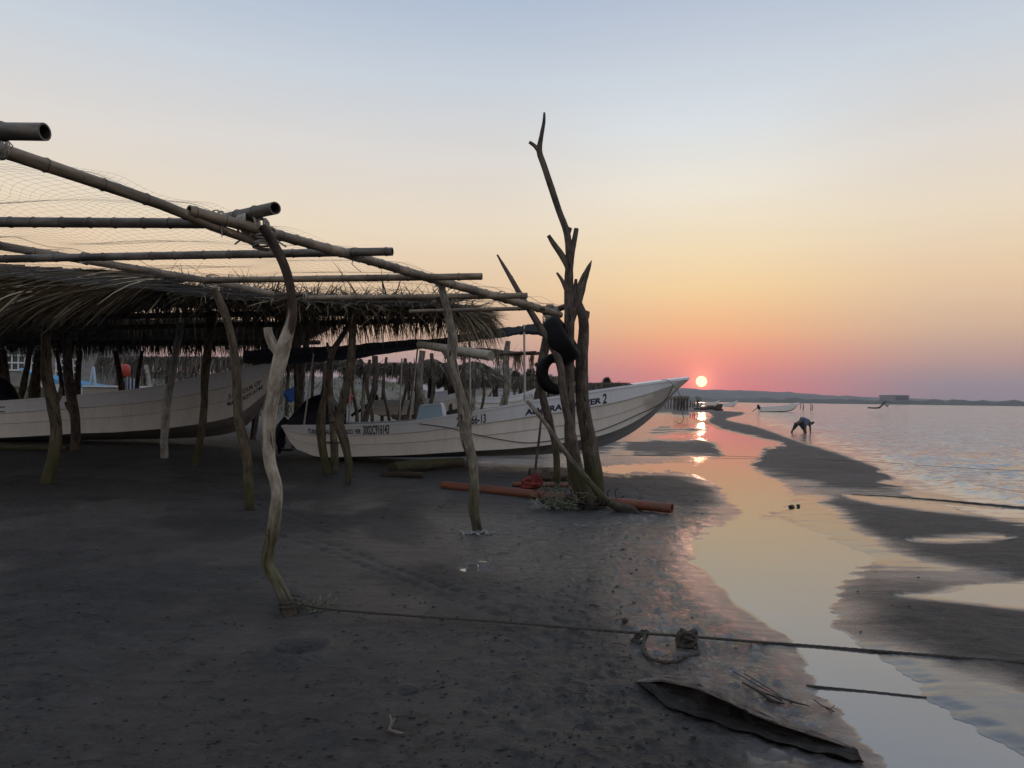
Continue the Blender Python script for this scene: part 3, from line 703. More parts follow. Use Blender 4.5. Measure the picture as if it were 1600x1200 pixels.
bam(perg, P(480, 466, 8.95), P(824, 462, 8.55), [.034, .036], 'bamboo', 18)
bam(perg, P(640, 487, 10.2), P(852, 481, 9.75), .028, 'bamboo', 19, hollow=False)
bam(perg, P(-160, 352, 5.9), P(425, 460, 10.2), [.042, .040, .042, .046], 'bamboo', 20, 'long_beam', mids=[P(0, 384, 6.67), P(330, 440, 9.0)])
bam(perg, P(852, 490, 10.9), P(886, 478, 10.3), [.05, .042], 'darkwood', 21, hollow=False, rl=None)
def lashing(parent, c, axis, r_, turns=6, wdt=.08, th=.004, seed=1, mat='tie', name='lashing', tails=3):
    """cord wound round a joint"""
    rr_ = random.Random(seed); axis = Vector(axis).normalized(); ref = Vector((0, 0, 1)) if abs(axis.z) < .9 else Vector((1, 0, 0))
    u = axis.cross(ref).normalized(); v = axis.cross(u); mb = MB(); c = Vector(c); n = turns * 12; pts = []
    for i in range(n + 1):
        th_ = i / 12 * 2 * math.pi; k = r_ * (1 + rr_.uniform(-.07, .1)); s_ = wdt * (math.sin(i / n * 9) * .5) + rr_.uniform(-.004, .004)
        pts.append(c + axis * s_ + u * math.cos(th_) * k + v * math.sin(th_) * k)
    mb.tube(pts, th, 5, .03, 0, seed)
    for k in range(tails):
        a = pts[rr_.randrange(n)]; mb.tube([a, a + Vector((rr_.uniform(-.05, .05), rr_.uniform(-.03, .03), -.03)), a + Vector((rr_.uniform(-.1, .1), 0, -rr_.uniform(.05, .13)))], th * .8, 4, .03)
    return mb.build(name, M[mat], parent)
bx = (P(432, 372, 5.05) - P(300, 332, 4.5))
lashing(perg, P(398, 356, 4.97), bx, .080, 12, .11, .008, 1); lashing(perg, P(412, 372, 4.97), (0, 0.1, 1), .072, 12, .13, .008, 2, tails=6)
lashing(perg, P(382, 352, 4.95), (1, 0, .1), .075, 7, .06, .007, 3)
lashing(perg, P(340, 341, 4.7), bx, .05, 6, .05, .004, 4); lashing(perg, P(-2, 232, 3.5), bx, .05, 5, .05, .004, 40)
lashing(perg, P(558, 398, 6.2), bx, .055, 7, .06, .005, 5); lashing(perg, P(690, 440, 7.8), (.3, 1, 0), .065, 6, .08, .006, 6)
lashing(perg, P(133, 404, 6.75), (.3, 1, 0), .055, 6, .05, .005, 7); lashing(perg, P(332, 441, 9.0), (0, .1, 1), .075, 9, .16, .006, 8)
lashing(perg, P(690, 470, 7.95), (0, 0, 1), .062, 5, .06, .005, 9, 'rope'); lashing(perg, P(784, 462, 9.0), (.3, 1, 0), .055, 5, .05, .004, 10)
lashing(perg, P(862, 487, 10.4), (.4, 1, 0), .085, 9, .2, .008, 11); lashing(perg, P(858, 500, 10.8), (0, 0, 1), .10, 5, .1, .006, 12)
lashing(perg, P(478, 465, 8.95), (1, 0, 0), .05, 4, .04, .004, 13)
# net slung over the frame
def net():
    mb = MB(); c00, c01 = P(-160, 205, 3.45), P(-160, 348, 5.9) + Vector((-3, .2, 0)); c10, c11 = P(875, 486, 10.2), P(420, 455, 10.4)
    c00 = c00 + Vector((0, 0, .02))
    def S(u, v):
        a = c00.lerp(c10, u); b_ = c01.lerp(c11 + Vector((-3.5, 0, .05)), u); q = a.lerp(b_, v)
        sag = math.sin(math.pi * min(1, v)) * (.10 + .07 * math.sin(u * 37) ** 2) * (1 - .3 * u)
        return q + Vector((0.03 * math.sin(v * 40 + u * 9), .03 * math.sin(u * 70 + v * 30), -sag + .02 * math.sin(u * 60 + v * 25) + .05))
    nu, nv = 150, 90
    def thread(fn, n, r_):
        pts = [fn(i / n) for i in range(n + 1)]; vs, fs = [], []
        for i, q in enumerate(pts):
            vs += [q + Vector((0, 0, r_)), q + Vector((r_, 0, -r_ * .6)), q + Vector((-r_, 0, -r_ * .6))]
        for i in range(n):
            for j in range(3): fs.append((i * 3 + j, i * 3 + (j + 1) % 3, i * 3 + 3 + (j + 1) % 3, i * 3 + 3 + j))
        mb.add(vs, fs)
    for i in range(nu): thread(lambda t, u=i / nu: S(u + .004 * math.sin(t * 55), t), 60, .0006)
    for j in range(nv): thread(lambda t, v=j / nv: S(t, v + .003 * math.sin(t * 80)), 90, .00055)
    for v in (0, .02, .34): thread(lambda t, v=v: S(t, v + .02 * math.sin(t * 5)), 80, .0022 if v else .0015)
    return mb.build('fishing_net', M['net'], perg)
net()

# ------------------------------------------------------------------ thatch
def blades(n, pos, direc, length, width, droop, seed, spread=.25, nsub=4, up_=(0, 0, 1)):
    """pos(k)->(n,3) roots ; direc (n,3). returns arrays"""
    r_ = np.random.default_rng(seed)
    d_ = direc + r_.normal(0, spread, (n, 3)); d_ /= np.linalg.norm(d_, axis=1, keepdims=True)
    Ln = length * r_.uniform(.55, 1.15, n); Wd = width * r_.uniform(.6, 1.3, n)
    side = np.cross(d_, np.array(up_)) + r_.normal(0, .35, (n, 3)); side /= np.linalg.norm(side, axis=1, keepdims=True)
    V, T = [], []
    dr = droop * r_.uniform(.3, 1.6, n); cv = r_.normal(0, .12, n)
    rnd = r_.uniform(0, 1, n) ** 1.2
    for k in range(nsub + 1):
        t = k / nsub; w_ = Wd * (1 - t ** 2 * .85)
        c_ = pos + d_ * (Ln * t)[:, None] + side * (cv * Ln * t * t)[:, None]; c_[:, 2] -= dr * t * t * Ln
        V.append(c_ - side * (w_ / 2)[:, None]); V.append(c_ + side * (w_ / 2)[:, None]); T += [rnd, rnd]
    V = np.stack(V, 1); T = np.stack(T, 1)   # n, 2(nsub+1), 3
    base = (np.arange(n) * 2 * (nsub + 1))[:, None]; fs = []
    for k in range(nsub): fs.append(base + np.array([[2 * k, 2 * k + 1, 2 * k + 3, 2 * k + 2]]))
    return V.reshape(-1, 3), np.concatenate(fs), np.stack([T.ravel(), T.ravel() * 0, T.ravel() * 0], -1)
def merge(parts):
    Vv, Ff, Tt = [], [], []; o = 0
    for v, f_, t_ in parts: Vv.append(v); Ff.append(f_ + o); Tt.append(t_); o += len(v)
    return np.concatenate(Vv), np.concatenate(Ff), np.concatenate(Tt)
def thatch_obj(name, parts, mat, parent):
    v, f_, t_ = merge(parts); off = np.array(parent.location)
    o = npmesh(name, v - off, f_, mat, {'tc': t_}, smooth=False); o.parent = parent; return o
def lerp3(a, b_, t): return a[None] * (1 - t)[:, None] + b_[None] * t[:, None]
def bil(c, u, v):   # corners c[0]=fl c[1]=fr c[2]=br c[3]=bl
    c = [np.array(q) for q in c]
    return (c[0][None] * ((1 - u) * (1 - v))[:, None] + c[1][None] * (u * (1 - v))[:, None] + c[2][None] * (u * v)[:, None] + c[3][None] * ((1 - u) * v)[:, None])
def slab(corners, th, parent, mat, name='roof_base', nu=30, nv=10, seed=0):
    rows_t, rows_b = [], []
    us = np.linspace(0, 1, nu)
    for j in range(nv):
        q = bil(corners, us, np.full(nu, j / (nv - 1))); z = (fbm(q[:, 0] * .9, q[:, 1] * .9, seed) - .5) * .18
        q[:, 2] += z; rows_t.append([tuple(a) for a in q]); q2 = q.copy(); q2[:, 2] -= th; rows_b.append([tuple(a) for a in q2])
    mb = MB(); nvt = nu * nv
    vs = [a for r_ in rows_t for a in r_] + [a for r_ in rows_b for a in r_]; fs = []
    for j in range(nv - 1):
        for i in range(nu - 1):
            a = j * nu + i; fs.append((a, a + 1, a + nu + 1, a + nu)); fs.append((nvt + a, nvt + a + nu, nvt + a + nu + 1, nvt + a + 1))
    for i in range(nu - 1): fs.append((i, nvt + i, nvt + i + 1, i + 1)); a = (nv - 1) * nu + i; fs.append((a, a + 1, nvt + a + 1, nvt + a))
    for j in range(nv - 1): a = j * nu; fs.append((a, a + nu, nvt + a + nu, nvt + a)); a += nu - 1; fs.append((a, nvt + a, nvt + a + nu, a + nu))
    mb.add(vs, fs, tc=[(.15, 0, 0)] * len(vs)); return mb.build(name, mat, parent, smooth=False)
DN = np.array([0, 0, -1.0])
# front palapa: flat sagging roof, right half
gb = G(73, 757)
pal = thing('thatched_shelter', 'big palm thatched shelter with a ragged fringe over the boats, behind the bamboo frame', 'shelter', gb, 'palm thatched shelters')
c_fr = [P(255, 452, 10.6), P(700, 484, 11.2), P(765, 493, 14.6), P(180, 474, 14.8)]
slab(c_fr, .07, pal, M['thatch2'], seed=4)
pr = []
r_ = np.random.default_rng(5)
u, v = r_.uniform(0, 1, 9000), r_.uniform(0, 1, 9000) ** 1.3
ps = bil(c_fr, u, v); ps[:, 2] += (fbm(ps[:, 0] * .9, ps[:, 1] * .9, 4) - .5) * .18 + r_.uniform(0, .07, 9000)
dr_ = np.stack([r_.normal(.3, .9, 9000), r_.normal(-.5, .5, 9000), r_.normal(-.02, .10, 9000)], -1); pr.append(blades(9000, ps, dr_, .7, .022, .10, 6, .12))
def edge(a, b_, n, outv, length, droop, seed, dz=.05, width=.022, spread=.22, back=.25):
    r_ = np.random.default_rng(seed); t = r_.uniform(0, 1, n); q = lerp3(np.array(a), np.array(b_), t)
    o = np.array(outv, float)[None] ; q = q - o * r_.uniform(0, back, n)[:, None]; q[:, 2] += (fbm(q[:, 0] * .9, q[:, 1] * .9, 4) - .5) * .18 + r_.uniform(-.06, dz, n)
    return blades(n, q, np.repeat(o, n, 0), length, width, droop, seed + 1, spread)
c0, c1, c2, c3 = c_fr
pr.append(edge(c0, c1, 1300, (.6, -.25, .02), .34, .12, 21, .08, .02, .35, .5))
pr.append(edge(c1, c2, 900, (.6, .1, -.30), .55, .6, 22, .05, .024, .28, .3))
pr.append(edge(c3, c2, 1500, (.15, .2, -.85), .55, .35, 23, .02, .022, .20, .12))
pr.append(edge(P(430, 492, 13.4), P(700, 496, 13.2), 300, (.1, -.1, -.9), .34, .3, 24, -.05, .02, .3, .1))
pr.append(edge(P(380, 490, 13), P(500, 490, 13), 160, (.1, -.1, -.9), .5, .3, 25, -.05, .02, .3, .1))
# loose stalks sticking up
r_ = np.random.default_rng(9); k = 90; u, v = r_.uniform(0, 1, k), r_.uniform(0, .6, k); q = bil(c_fr, u, v); q[:, 2] += .05
pr.append(blades(k, q, np.stack([r_.normal(0, .7, k), r_.normal(0, .2, k), r_.uniform(.2, .8, k)], -1), .28, .014, .1, 10, .1))
thatch_obj('thatch', pr, M['thatch'], pal)
# left drooping fronds, part of the same roof
pr = []; r_ = np.random.default_rng(31); n_ = 5200
t = r_.uniform(0, 1, n_) ** .9
ra, rb = np.array(P(-160, 408, 9.6)), np.array(P(305, 436, 10.4))
top = lerp3(ra, rb, t); s_ = r_.uniform(0, 1, n_)
drop_l = .95 * (1 - .85 * t)
q = top.copy(); q[:, 1] -= s_ * (1.35 * (1 - .6 * t)); q[:, 0] -= s_ * .25; q[:, 2] -= s_ ** 1.6 * drop_l * 1.05; q[:, 2] += r_.uniform(-.03, .05, n_)
dd = np.stack([np.full(n_, -.95), np.full(n_, -.55), -.05 - .5 * s_ * (1 - .6 * t)], -1)
pr.append(blades(n_, q, dd, .9, .034, .34, 33, .09))
q = lerp3(ra, rb, r_.uniform(0, .7, 700)); q[:, 1] -= 1.25; q[:, 0] -= .3; q[:, 2] -= .80 * (1 - .0) * np.linspace(1, 1, 700) * (1 - .85 * (q[:, 0] - ra[0]) / (rb[0] - ra[0]) * .9)
pr.append(blades(700, q, np.stack([np.full(700, -.8), np.full(700, -.3), np.full(700, -.6)], -1), .6, .026, .4, 35, .16))
thatch_obj('thatch', pr, M['thatch'], pal)
mbs = MB(); rows = []
for i in range(24):
    t_ = i / 23; a = Vector(ra).lerp(Vector(rb), t_); row = []
    for j in range(8):
        s2 = j / 7; row.append((a.x - s2 * .25, a.y - s2 * 1.3 * (1 - .6 * t_), a.z - .06 - s2 ** 1.6 * .95 * (1 - .85 * t_) * 1.05))
    rows.append(row)
mbs.grid(rows); mbs.build('roof_base', M['thatch2'], pal, False)
slab([Vector(ra) + Vector((-1.5, -.2, -.05)), Vector(rb) + Vector((.1, .1, -.08)), P(200, 488, 15.3), P(-260, 488, 15.3)], .07, pal, M['thatch2'], seed=7)
bam(pal, P(200, 440, 10.0), P(300, 436, 10.3), .04, 'bamboo2', 51, 'roof_pole')
bam(pal, P(-150, 500, 12), P(560, 488, 12), .05, 'darkwood', 52, 'roof_pole', rl=None); bam(pal, P(-150, 520, 14), P(690, 500, 14.2), .05, 'darkwood', 53, 'roof_pole', rl=None)
PP = [([(73, 757, 11), (84, 715, 10), (88, 675, 10), (84, 635, 10.5), (74, 590, 9.5), (72, 540, 9), (76, 480, 9)], 'brown', [[(84, 635, 7), (92, 622, 4), (95, 605, 3)]]),
      ([(305, 728, 7), (314, 680, 7.5), (319, 635, 7), (320, 590, 7), (325, 540, 8), (332, 485, 9)], 'brown', []),
      ([(543, 757, 6), (545, 725, 8), (538, 690, 8.5), (530, 660, 9), (537, 625, 8), (545, 585, 7.5), (550, 540, 7), (552, 492, 8)], 'brown', [[(531, 660, 5), (524, 650, 4), (519, 640, 2)]]),
      ([(523, 738, 7.5), (522, 700, 7), (519, 655, 6.5), (516, 615, 6), (516, 575, 6.5), (518, 553, 6.5), (530, 533, 5.5), (541, 515, 5), (547, 500, 4)], 'post2', [[(518, 556, 5), (513, 545, 3.5), (511, 535, 2)]]),
      ([(512, 742, 7), (505, 705, 8), (502, 672, 8.5), (503, 640, 8), (512, 600, 5), (515, 560, 4)], 'brown', []),
      ([(257, 716, 7.5), (257, 680, 7.5), (261, 635, 8), (268, 590, 7), (275, 550, 6.5), (283, 505, 7)], 'pale', []),
      ([(117, 704, 8), (118, 665, 8.5), (113, 630, 9), (107, 590, 8), (104, 540, 8), (106, 490, 8)], 'darkwood', [[(112, 645, 4), (105, 635, 3), (102, 628, 2)]]),
      ([(20, 682, 6), (28, 640, 6), (38, 595, 5.5), (46, 550, 5), (49, 500, 5)], 'darkwood', [])]
for k, (pp, mm, fk) in enumerate(PP):
    g = G(pp[0][0], pp[0][1]); post(pal, pp, g.y, M[mm], fk, 60 + k, sides=10, rough=.14, step=.12)
lashing(pal, P(517, 692, G(523, 738).y - .05), (0, 0, 1), .17, 2, .02, .008, 71, 'rope', tails=1)
lashing(pal, P(517, 660, G(523, 738).y - .05), (0, 0, 1), .17, 2, .02, .008, 72, 'rope', tails=1)
# pale thick pole end lashed at the second post
t = bam(pal, P(655, 538, 11.6), P(767, 556, 9.9), [.055, .064], 'cane', 55, 'rolled_pole', hollow=False, rl=.1)
# back palapa row behind the first
gb2 = Vector((-9, 19, gz(-9, 19)))
pal2 = thing('thatched_shelter', 'dark low thatched shelter over the left boat, with fringe hanging before the white house', 'shelter', gb2, 'palm thatched shelters')
c_b = [P(-400, 482, 15.4), P(520, 505, 15.4), P(470, 536, 24), P(-500, 538, 24)]
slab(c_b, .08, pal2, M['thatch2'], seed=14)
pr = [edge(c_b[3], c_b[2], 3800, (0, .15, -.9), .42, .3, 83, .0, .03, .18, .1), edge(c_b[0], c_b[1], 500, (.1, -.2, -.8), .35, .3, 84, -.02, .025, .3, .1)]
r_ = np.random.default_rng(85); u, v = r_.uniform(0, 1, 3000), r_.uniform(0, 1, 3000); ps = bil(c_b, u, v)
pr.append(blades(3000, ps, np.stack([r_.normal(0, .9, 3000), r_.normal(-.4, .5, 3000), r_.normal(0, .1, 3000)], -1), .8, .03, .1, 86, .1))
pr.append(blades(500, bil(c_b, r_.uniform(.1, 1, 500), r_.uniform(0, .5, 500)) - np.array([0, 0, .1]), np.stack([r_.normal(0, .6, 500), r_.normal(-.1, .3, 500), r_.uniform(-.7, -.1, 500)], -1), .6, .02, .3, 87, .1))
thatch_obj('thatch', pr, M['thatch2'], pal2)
bam(pal2, P(-100, 535, 19), P(500, 535, 19), .06, 'darkwood', 90, 'roof_pole', rl=None); bam(pal2, P(250, 497, 15.6), P(330, 500, 15.4), .07, 'pale', 91, 'roof_pole', rl=None)
for k, (bx_, tx_, D, rp, mm) in enumerate([(462, 458, 17.5, 5, 'darkwood'), (472, 482, 17.5, 5, 'darkwood'), (193, 180, 22, 4, 'darkwood'), (130, 125, 21, 4, 'darkwood'), (99, 88, 22, 3, 'darkwood'), (216, 222, 23, 3, 'darkwood'), (8, 2, 21, 7, 'darkwood'), (58, 62, 20, 7, 'brown'), (396, 400, 20, 5, 'darkwood')]):
    x0 = (bx_ - 800) / F * D; gg = gz(x0, D); a = Vector((x0, D, gg)); b_ = P(tx_, 548 if D > 18 else 520, D)
    r1 = rp * D / F; mid = a.lerp(b_, .5) + Vector((.1 * (-1) ** k, 0, 0))
    MB().tube([a - Vector((0, 0, .1)), mid, b_], [r1, r1 * 1.1, r1 * .9], 8, .25, .14, 100 + k).build('post', M[mm], pal2)

# ------------------------------------------------------------------ boats
def boat(name, label, loc, yaw, Lh, sheer, keel, beam, mats, pitch=0, group=None, text=(), thwarts=True, hmul=1, flip=False, fine=True):
    """panga: sheer/keel are lists (t, z); beam (t, half breadth). +x is the bow. Returns thing and surface function"""
    t = thing(name, label, 'boat', loc, group)
    t.rotation_euler = (0, -pitch, yaw)
    I = lambda tab, q: float(np.interp(q, [a for a, _ in tab], [b_ for _, b_ in tab]))
    def smooth_i(tab, q):
        return sum(I(tab, min(1, max(0, q + o_))) for o_ in (-.04, -.02, 0, .02, .04)) / 5 if .05 < q < .93 else I(tab, q)
    def sec(q):
        zs, zk, b_ = smooth_i(sheer, q), smooth_i(keel, q), smooth_i(beam, q)
        h = zs - zk
        bw = b_ ** 1.0
        tt = max(0, (q - .55) / .45)
        cb = .88 - .50 * tt ** 1.5           # chine breadth ratio
        cz = zk + h * (.05 + .13 * min(1, q / .45) + .10 * tt)        # chine height
        zb, zm = zs - (zs - cz) * .33, zs - (zs - cz) * .62
        pts = [(bw - .05, zs + .012), (bw + .012, zs + .012), (bw + .012, zs - .03), (bw - .004, zs - .035),
               (bw * (.985 - .05 * tt), zb), (bw * (.965 - .06 * tt) - .025, zb - .012),
               (bw * (.94 - .22 * tt), zm), (bw * (.93 - .22 * tt) - .020, zm - .008),
               (bw * cb + .015, cz), (bw * cb - .05, cz - .012), (bw * cb * .6, zk + (cz - zk) * .5), (bw * cb * .6 - .03, zk + (cz - zk) * .5 - .01), (.012, zk)]
        return pts, zs, zk
    def xof(q, z, zs, zk):  # raked stem
        return q * Lh
    ns = 56 if fine else 22
    qs = [i / (ns - 1) for i in range(ns)]
    groups = {'gunwale': (0, 4), 'hull': (4, 9), 'bottom': (9, 12)}
    S = [sec(q)[0] for q in qs]
    for nm, (a, b_) in groups.items():
        mb = MB()
        for sg in (-1, 1):
            rows = [[(Lh * q, sg * S[i][k][0], S[i][k][1]) for k in range(a, b_ + 1)] for i, q in enumerate(qs)]
            mb.grid(rows if sg == -1 else [list(reversed(r_)) for r_ in rows])
        o = mb.build(nm, mats[nm], None); o.parent = t
        if nm == 'gunwale': mb = None
    # transom and interior
    mb = MB(); s0 = S[0]
    rk = .0
    ring_ = [(0, -y_, z_) for y_, z_ in s0[3:]] + [(0, y_, z_) for y_, z_ in reversed(s0[3:])]
    mb.add(ring_, [tuple(range(len(ring_)))]); o = mb.build('transom', mats['hull'], None, False); o.parent = t
    mb = MB(); rows = []
    for i, q in enumerate(qs):
        zs, zk = S[i][0][1], S[i][-1][1]; b_ = S[i][0][0]
        fz = min(zs - .05, zk + (zs - zk) * (.34 if q < .7 else .34 + (q - .7) * 2.0)); wq = .80 - .5 * max(0, (q - .5) / .5)
        rows.append([(Lh * q, -b_, zs), (Lh * q, -b_ * wq, fz + .03), (Lh * q, 0, fz), (Lh * q, b_ * wq, fz + .03), (Lh * q, b_, zs)])
    mb.grid(rows); rows0 = rows[0]; mb.add(rows0, [(0, 1, 2, 3, 4)])
    o = mb.build('inner_hull', mats['inner'], None); o.parent = t
    if thwarts:
        for q in (.22, .42, .62):
            zs, zk = smooth_i(sheer, q), smooth_i(keel, q); b_ = smooth_i(beam, q) - .06
            o = MB().box((Lh * q, 0, zs - .16), (.26, 2 * b_, .04), bev=.01).build('thwart', mats['inner'], None); o.parent = t
        i0 = int(ns * .84); mb = MB(); rows = [[(Lh * qs[i], -S[i][0][0] - .01, S[i][0][1] - .002), (Lh * qs[i], 0, S[i][0][1] + .03), (Lh * qs[i], S[i][0][0] + .01, S[i][0][1] - .002)] for i in range(i0, ns)]
        mb.grid(rows); o = mb.build('foredeck', mats['gunwale'], None); o.parent = t
    def surf(x, z, off=.004, side=-1):
        q = min(1, max(0, x / Lh)); p_ = sec(q)[0]
        zs_ = [a[1] for a in p_][::-1]; ys_ = [a[0] for a in p_][::-1]
        y_ = float(np.interp(z, zs_, ys_)); return (x, side * (y_ + off), z)
    return t, surf, (lambda q: smooth_i(sheer, q)), (lambda q: smooth_i(keel, q))
def lettering(t, surf, body, x0, zf, size, mat, slant=0, name='lettering', sx=1.0, up_side=-1, bold=.0, endx=None):
    cu = bpy.data.curves.new('txt', 'FONT'); cu.body = body; cu.size = size; cu.offset = bold; cu.resolution_u = 3
    ob = bpy.data.objects.new('txt', cu); sc.collection.objects.link(ob)
    dg = bpy.context.evaluated_depsgraph_get(); me = bpy.data.meshes.new_from_object(ob.evaluated_get(dg))
    sc.collection.objects.unlink(ob); bpy.data.objects.remove(ob)
    mx = max((v_.co.x for v_ in me.vertices), default=1)
    if endx: sx = (endx - x0) / mx
    for v_ in me.vertices:
        x = x0 + v_.co.x * sx + v_.co.y * slant; z = zf(x) + v_.co.y; v_.co = surf(x, z)
    me.materials.append(mat); o = bpy.data.objects.new(name, me); sc.collection.objects.link(o); o.parent = t; return o
WM = dict(gunwale=M['band'], upper_side=M['band'], hull=M['hull'], bottom=M['bottom'], inner=M['inner'])
# main boat.  pixel x along the near side -> local x
DB = 14.6; YB = DB + .80
BEAM = [(0, .72), (.2, .80), (.45, .86), (.65, .83), (.78, .74), (.88, .60), (.95, .44), (1, .22)]
def Dn(px): return YB - float(np.interp((px - 441) / 636, [a for a, _ in BEAM], [b_ for _, b_ in BEAM]))
def lx(px): return (px - 800) / F * Dn(px) + 359 / F * Dn(441)
def lz(px, py): return CZ + ((622 + (px - 800) * .0135) - py) / F * (Dn(px) + (.25 if py > 690 else 0))
Lm = lx(1077)
sh = [(441, 665), (560, 664), (640, 660), (700, 650), (760, 640), (830, 627), (900, 615), (960, 606), (1010, 599), (1050, 594), (1077, 591)]
kl = [(441, 669), (447, 683), (455, 694), (474, 715), (480, 718), (640, 718), (760, 716), (850, 713), (900, 708), (940, 701), (970, 690), (1005, 668), (1035, 640), (1056, 614), (1068, 601), (1077, 595)]
sheer_m = [(lx(a) / Lm, lz(a, b_)) for a, b_ in sh]
def Dk(px): return YB - float(np.interp(px, [441, 850, 1000, 1077], [.62, .5, .12, .1]))
keel_m = [(((a - 800) / F * Dk(a) + 359 / F * Dn(441)) / Lm if a > 500 else lx(a) / Lm, CZ + ((622 + (a - 800) * .0135) - b_) / F * Dk(a)) for a, b_ in kl]
beam_m = BEAM
bt, surf, shf, kf = boat('fishing_boat', 'long white open fishing boat with black registration numbers and VER 2 at its raised bow', (-359 / F * Dn(441), YB, 0), 0, Lm, sheer_m, keel_m, beam_m, WM, group='white fishing boats on the beach')
def bandz(x):
    q = x / Lm; tt = max(0, (q - .55) / .45); h = shf(q) - kf(q)
    return shf(q) - (h * (1 - .05 - .13 * min(1, q / .45) - .10 * tt)) * .33 + .014
lettering(bt, surf, 'TURISMO NAUT. ALVARADO. VER', lx(482), lambda x: bandz(x) + .02, .13, M['navy'], .03, endx=lx(565), bold=.005)
lettering(bt, surf, '3002C916143', lx(568), lambda x: bandz(x), .255, M['ink'], 0, endx=lx(609), bold=.006)
lettering(bt, surf, '2809-66-13', lx(714), lambda x: bandz(x), .25, M['ink'], 0, endx=lx(760), bold=.006)
lettering(bt, surf, 'ALVARADO.  VER', lx(822), lambda x: bandz(x) + .03, .16, M['navy'], .05, endx=lx(940), bold=.007)
lettering(bt, surf, '2', lx(942), lambda x: bandz(x) + .01, .28, M['ink'], 0, sx=.66, bold=.007)
def bpart(mb, name, mat, parent=bt, smooth=True):
    o = mb.build(name, mat, None, smooth); o.parent = parent; return o
def bl(px, py, dy=0.0):  # photo px on the boat's own plane, local
    D = YB + dy; q = P(px, py, D); return Vector((q.x - bt.location.x, dy, q.z))
# windscreen console
c0_, c1_ = bl(652, 658, -.35), bl(692, 634, -.35)
mb = MB(); a, b2 = bl(650, 659, -.45), bl(693, 655, -.45); a2, b3 = bl(655, 634, -.35), bl(689, 631, -.35)
rows = [[(a.x, -.45, a.z - .2), (b2.x, -.45, b2.z - .2), (b2.x + .02, .45, b2.z - .2), (a.x, .45, a.z - .2)],
        [tuple(a), tuple(b2), (b2.x, .45, b2.z), (a.x, .45, a.z)], [tuple(a2), tuple(b3), (b3.x, .35, b3.z), (a2.x, .35, a2.z)],
        [(a2.x + .04, -.31, a2.z + .02), (b3.x - .04, -.31, b3.z + .02), (b3.x - .04, .31, b3.z + .02), (a2.x + .04, .31, a2.z + .02)]]
mb.grid(rows, close=True); mb.add([rows[3][k] for k in range(4)], [(0, 1, 2, 3)]); cons = bpart(mb, 'console', M['lightblue'], smooth=False)
mb = MB().tube([a2 + Vector((.03, -.02, -.015)), b3 + Vector((-.03, -.02, -.015))], .012, 6, .1); bpart(mb, 'console_rim', M['white'])
# engine under cloth
rows = []; prof = [(444, 664, 664, .12), (452, 664, 652, .25), (462, 664, 638, .30), (474, 664, 626, .32), (488, 664, 618, .30), (502, 664, 614, .28), (514, 664, 618, .24), (524, 664, 632, .20), (532, 664, 650, .12), (536, 664, 662, .05)]
for (pa, yb_, yt_, hw) in prof:
    lo_, hi_ = bl(pa, 666, -.2), bl(pa, yt_, -.2); row = []
    for k in range(15):
        th = math.pi * k / 14; wv_ = 1 + .05 * math.sin(k * 2.3 + pa * .31)
        row.append((lo_.x + .02 * math.sin(k * 1.9), -math.cos(th) * hw * 1.2 * wv_, lo_.z + (hi_.z - lo_.z) * (math.sin(th) ** .6 if 0 < k < 14 else 0)))
    rows.append(row)
mb = MB().grid(rows); cv_ = bpart(mb, 'engine_cover', M['cover'])
mb = MB(); mb.tube([bl(452, 655, 0), bl(442, 668, 0), bl(437, 682, 0), bl(440, 700, 0)], [.12, .13, .12, .07], 10, .08); mb.box(bl(447, 703, 0), (.28, .05, .05), bev=.01); mb.blob(bl(437, 702, 0), (.05, .09, .1), 1, .1)
mb.box(bl(440, 690, 0), (.16, .16, .16), bev=.03); bpart(mb, 'outboard_motor', M['cover'])
for (xa, ya, xb, yb_, dy) in ((475, 664, 490, 552, -.7), (545, 664, 549, 545, .7), (640, 662, 654, 530, -.7), (735, 650, 733, 520, -.7), (820, 634, 819, 508, -.55), (624, 662, 628, 560, .7)):
    D_ = YB + dy; a = P(xa, ya, D_); b_ = P(xb, yb_, D_); o_ = Vector(bt.location)
    bpart(MB().tube([a - o_, b_ - o_], .022 if xa > 700 else .017, 8, .3), 'canopy_pole', M['metal'])
# canopy cloth: rolled and sagging strip
def canopy():
    mb = MB(); rows = []; o_ = Vector(bt.location)
    tb = [(380, 548, 572), (440, 545, 575), (500, 541, 570), (560, 538, 564), (620, 533, 556), (680, 528, 546), (740, 520, 536), (790, 513, 530), (815, 508, 527), (826, 506, 526), (845, 509, 529), (870, 515, 532)]
    for i, (x_, y0_, y1_) in enumerate(tb):
        a = P(x_, y0_, YB - .55) - o_; b_ = P(x_, y1_ - 5, YB + .5) - o_; row = []
        for k in range(13):
            t_ = k / 12; q = a.lerp(b_, t_); q.z += -.06 * math.sin(math.pi * t_) + .02 * math.sin(i * 2.1 + k); row.append(tuple(q))
        f0 = [tuple(a + Vector((0, -.01 * k, -.05 * k + .01 * math.sin(i * 3 + k)))) for k in range(3, 0, -1)]
        rows.append(f0 + row)
    # refine lengthwise
    R2 = []
    for i in range(len(rows) - 1):
        for j in range(5):
            t_ = j / 5; R2.append([tuple(Vector(p0).lerp(Vector(p1), t_) + Vector((0, 0, .012 * math.sin(i * 5 + j * 1.7 + k)))) for k, (p0, p1) in enumerate(zip(rows[i], rows[i + 1]))])
    R2.append(rows[-1]); mb.grid(R2); return bpart(mb, 'canopy', M['tarp'])
canopy()
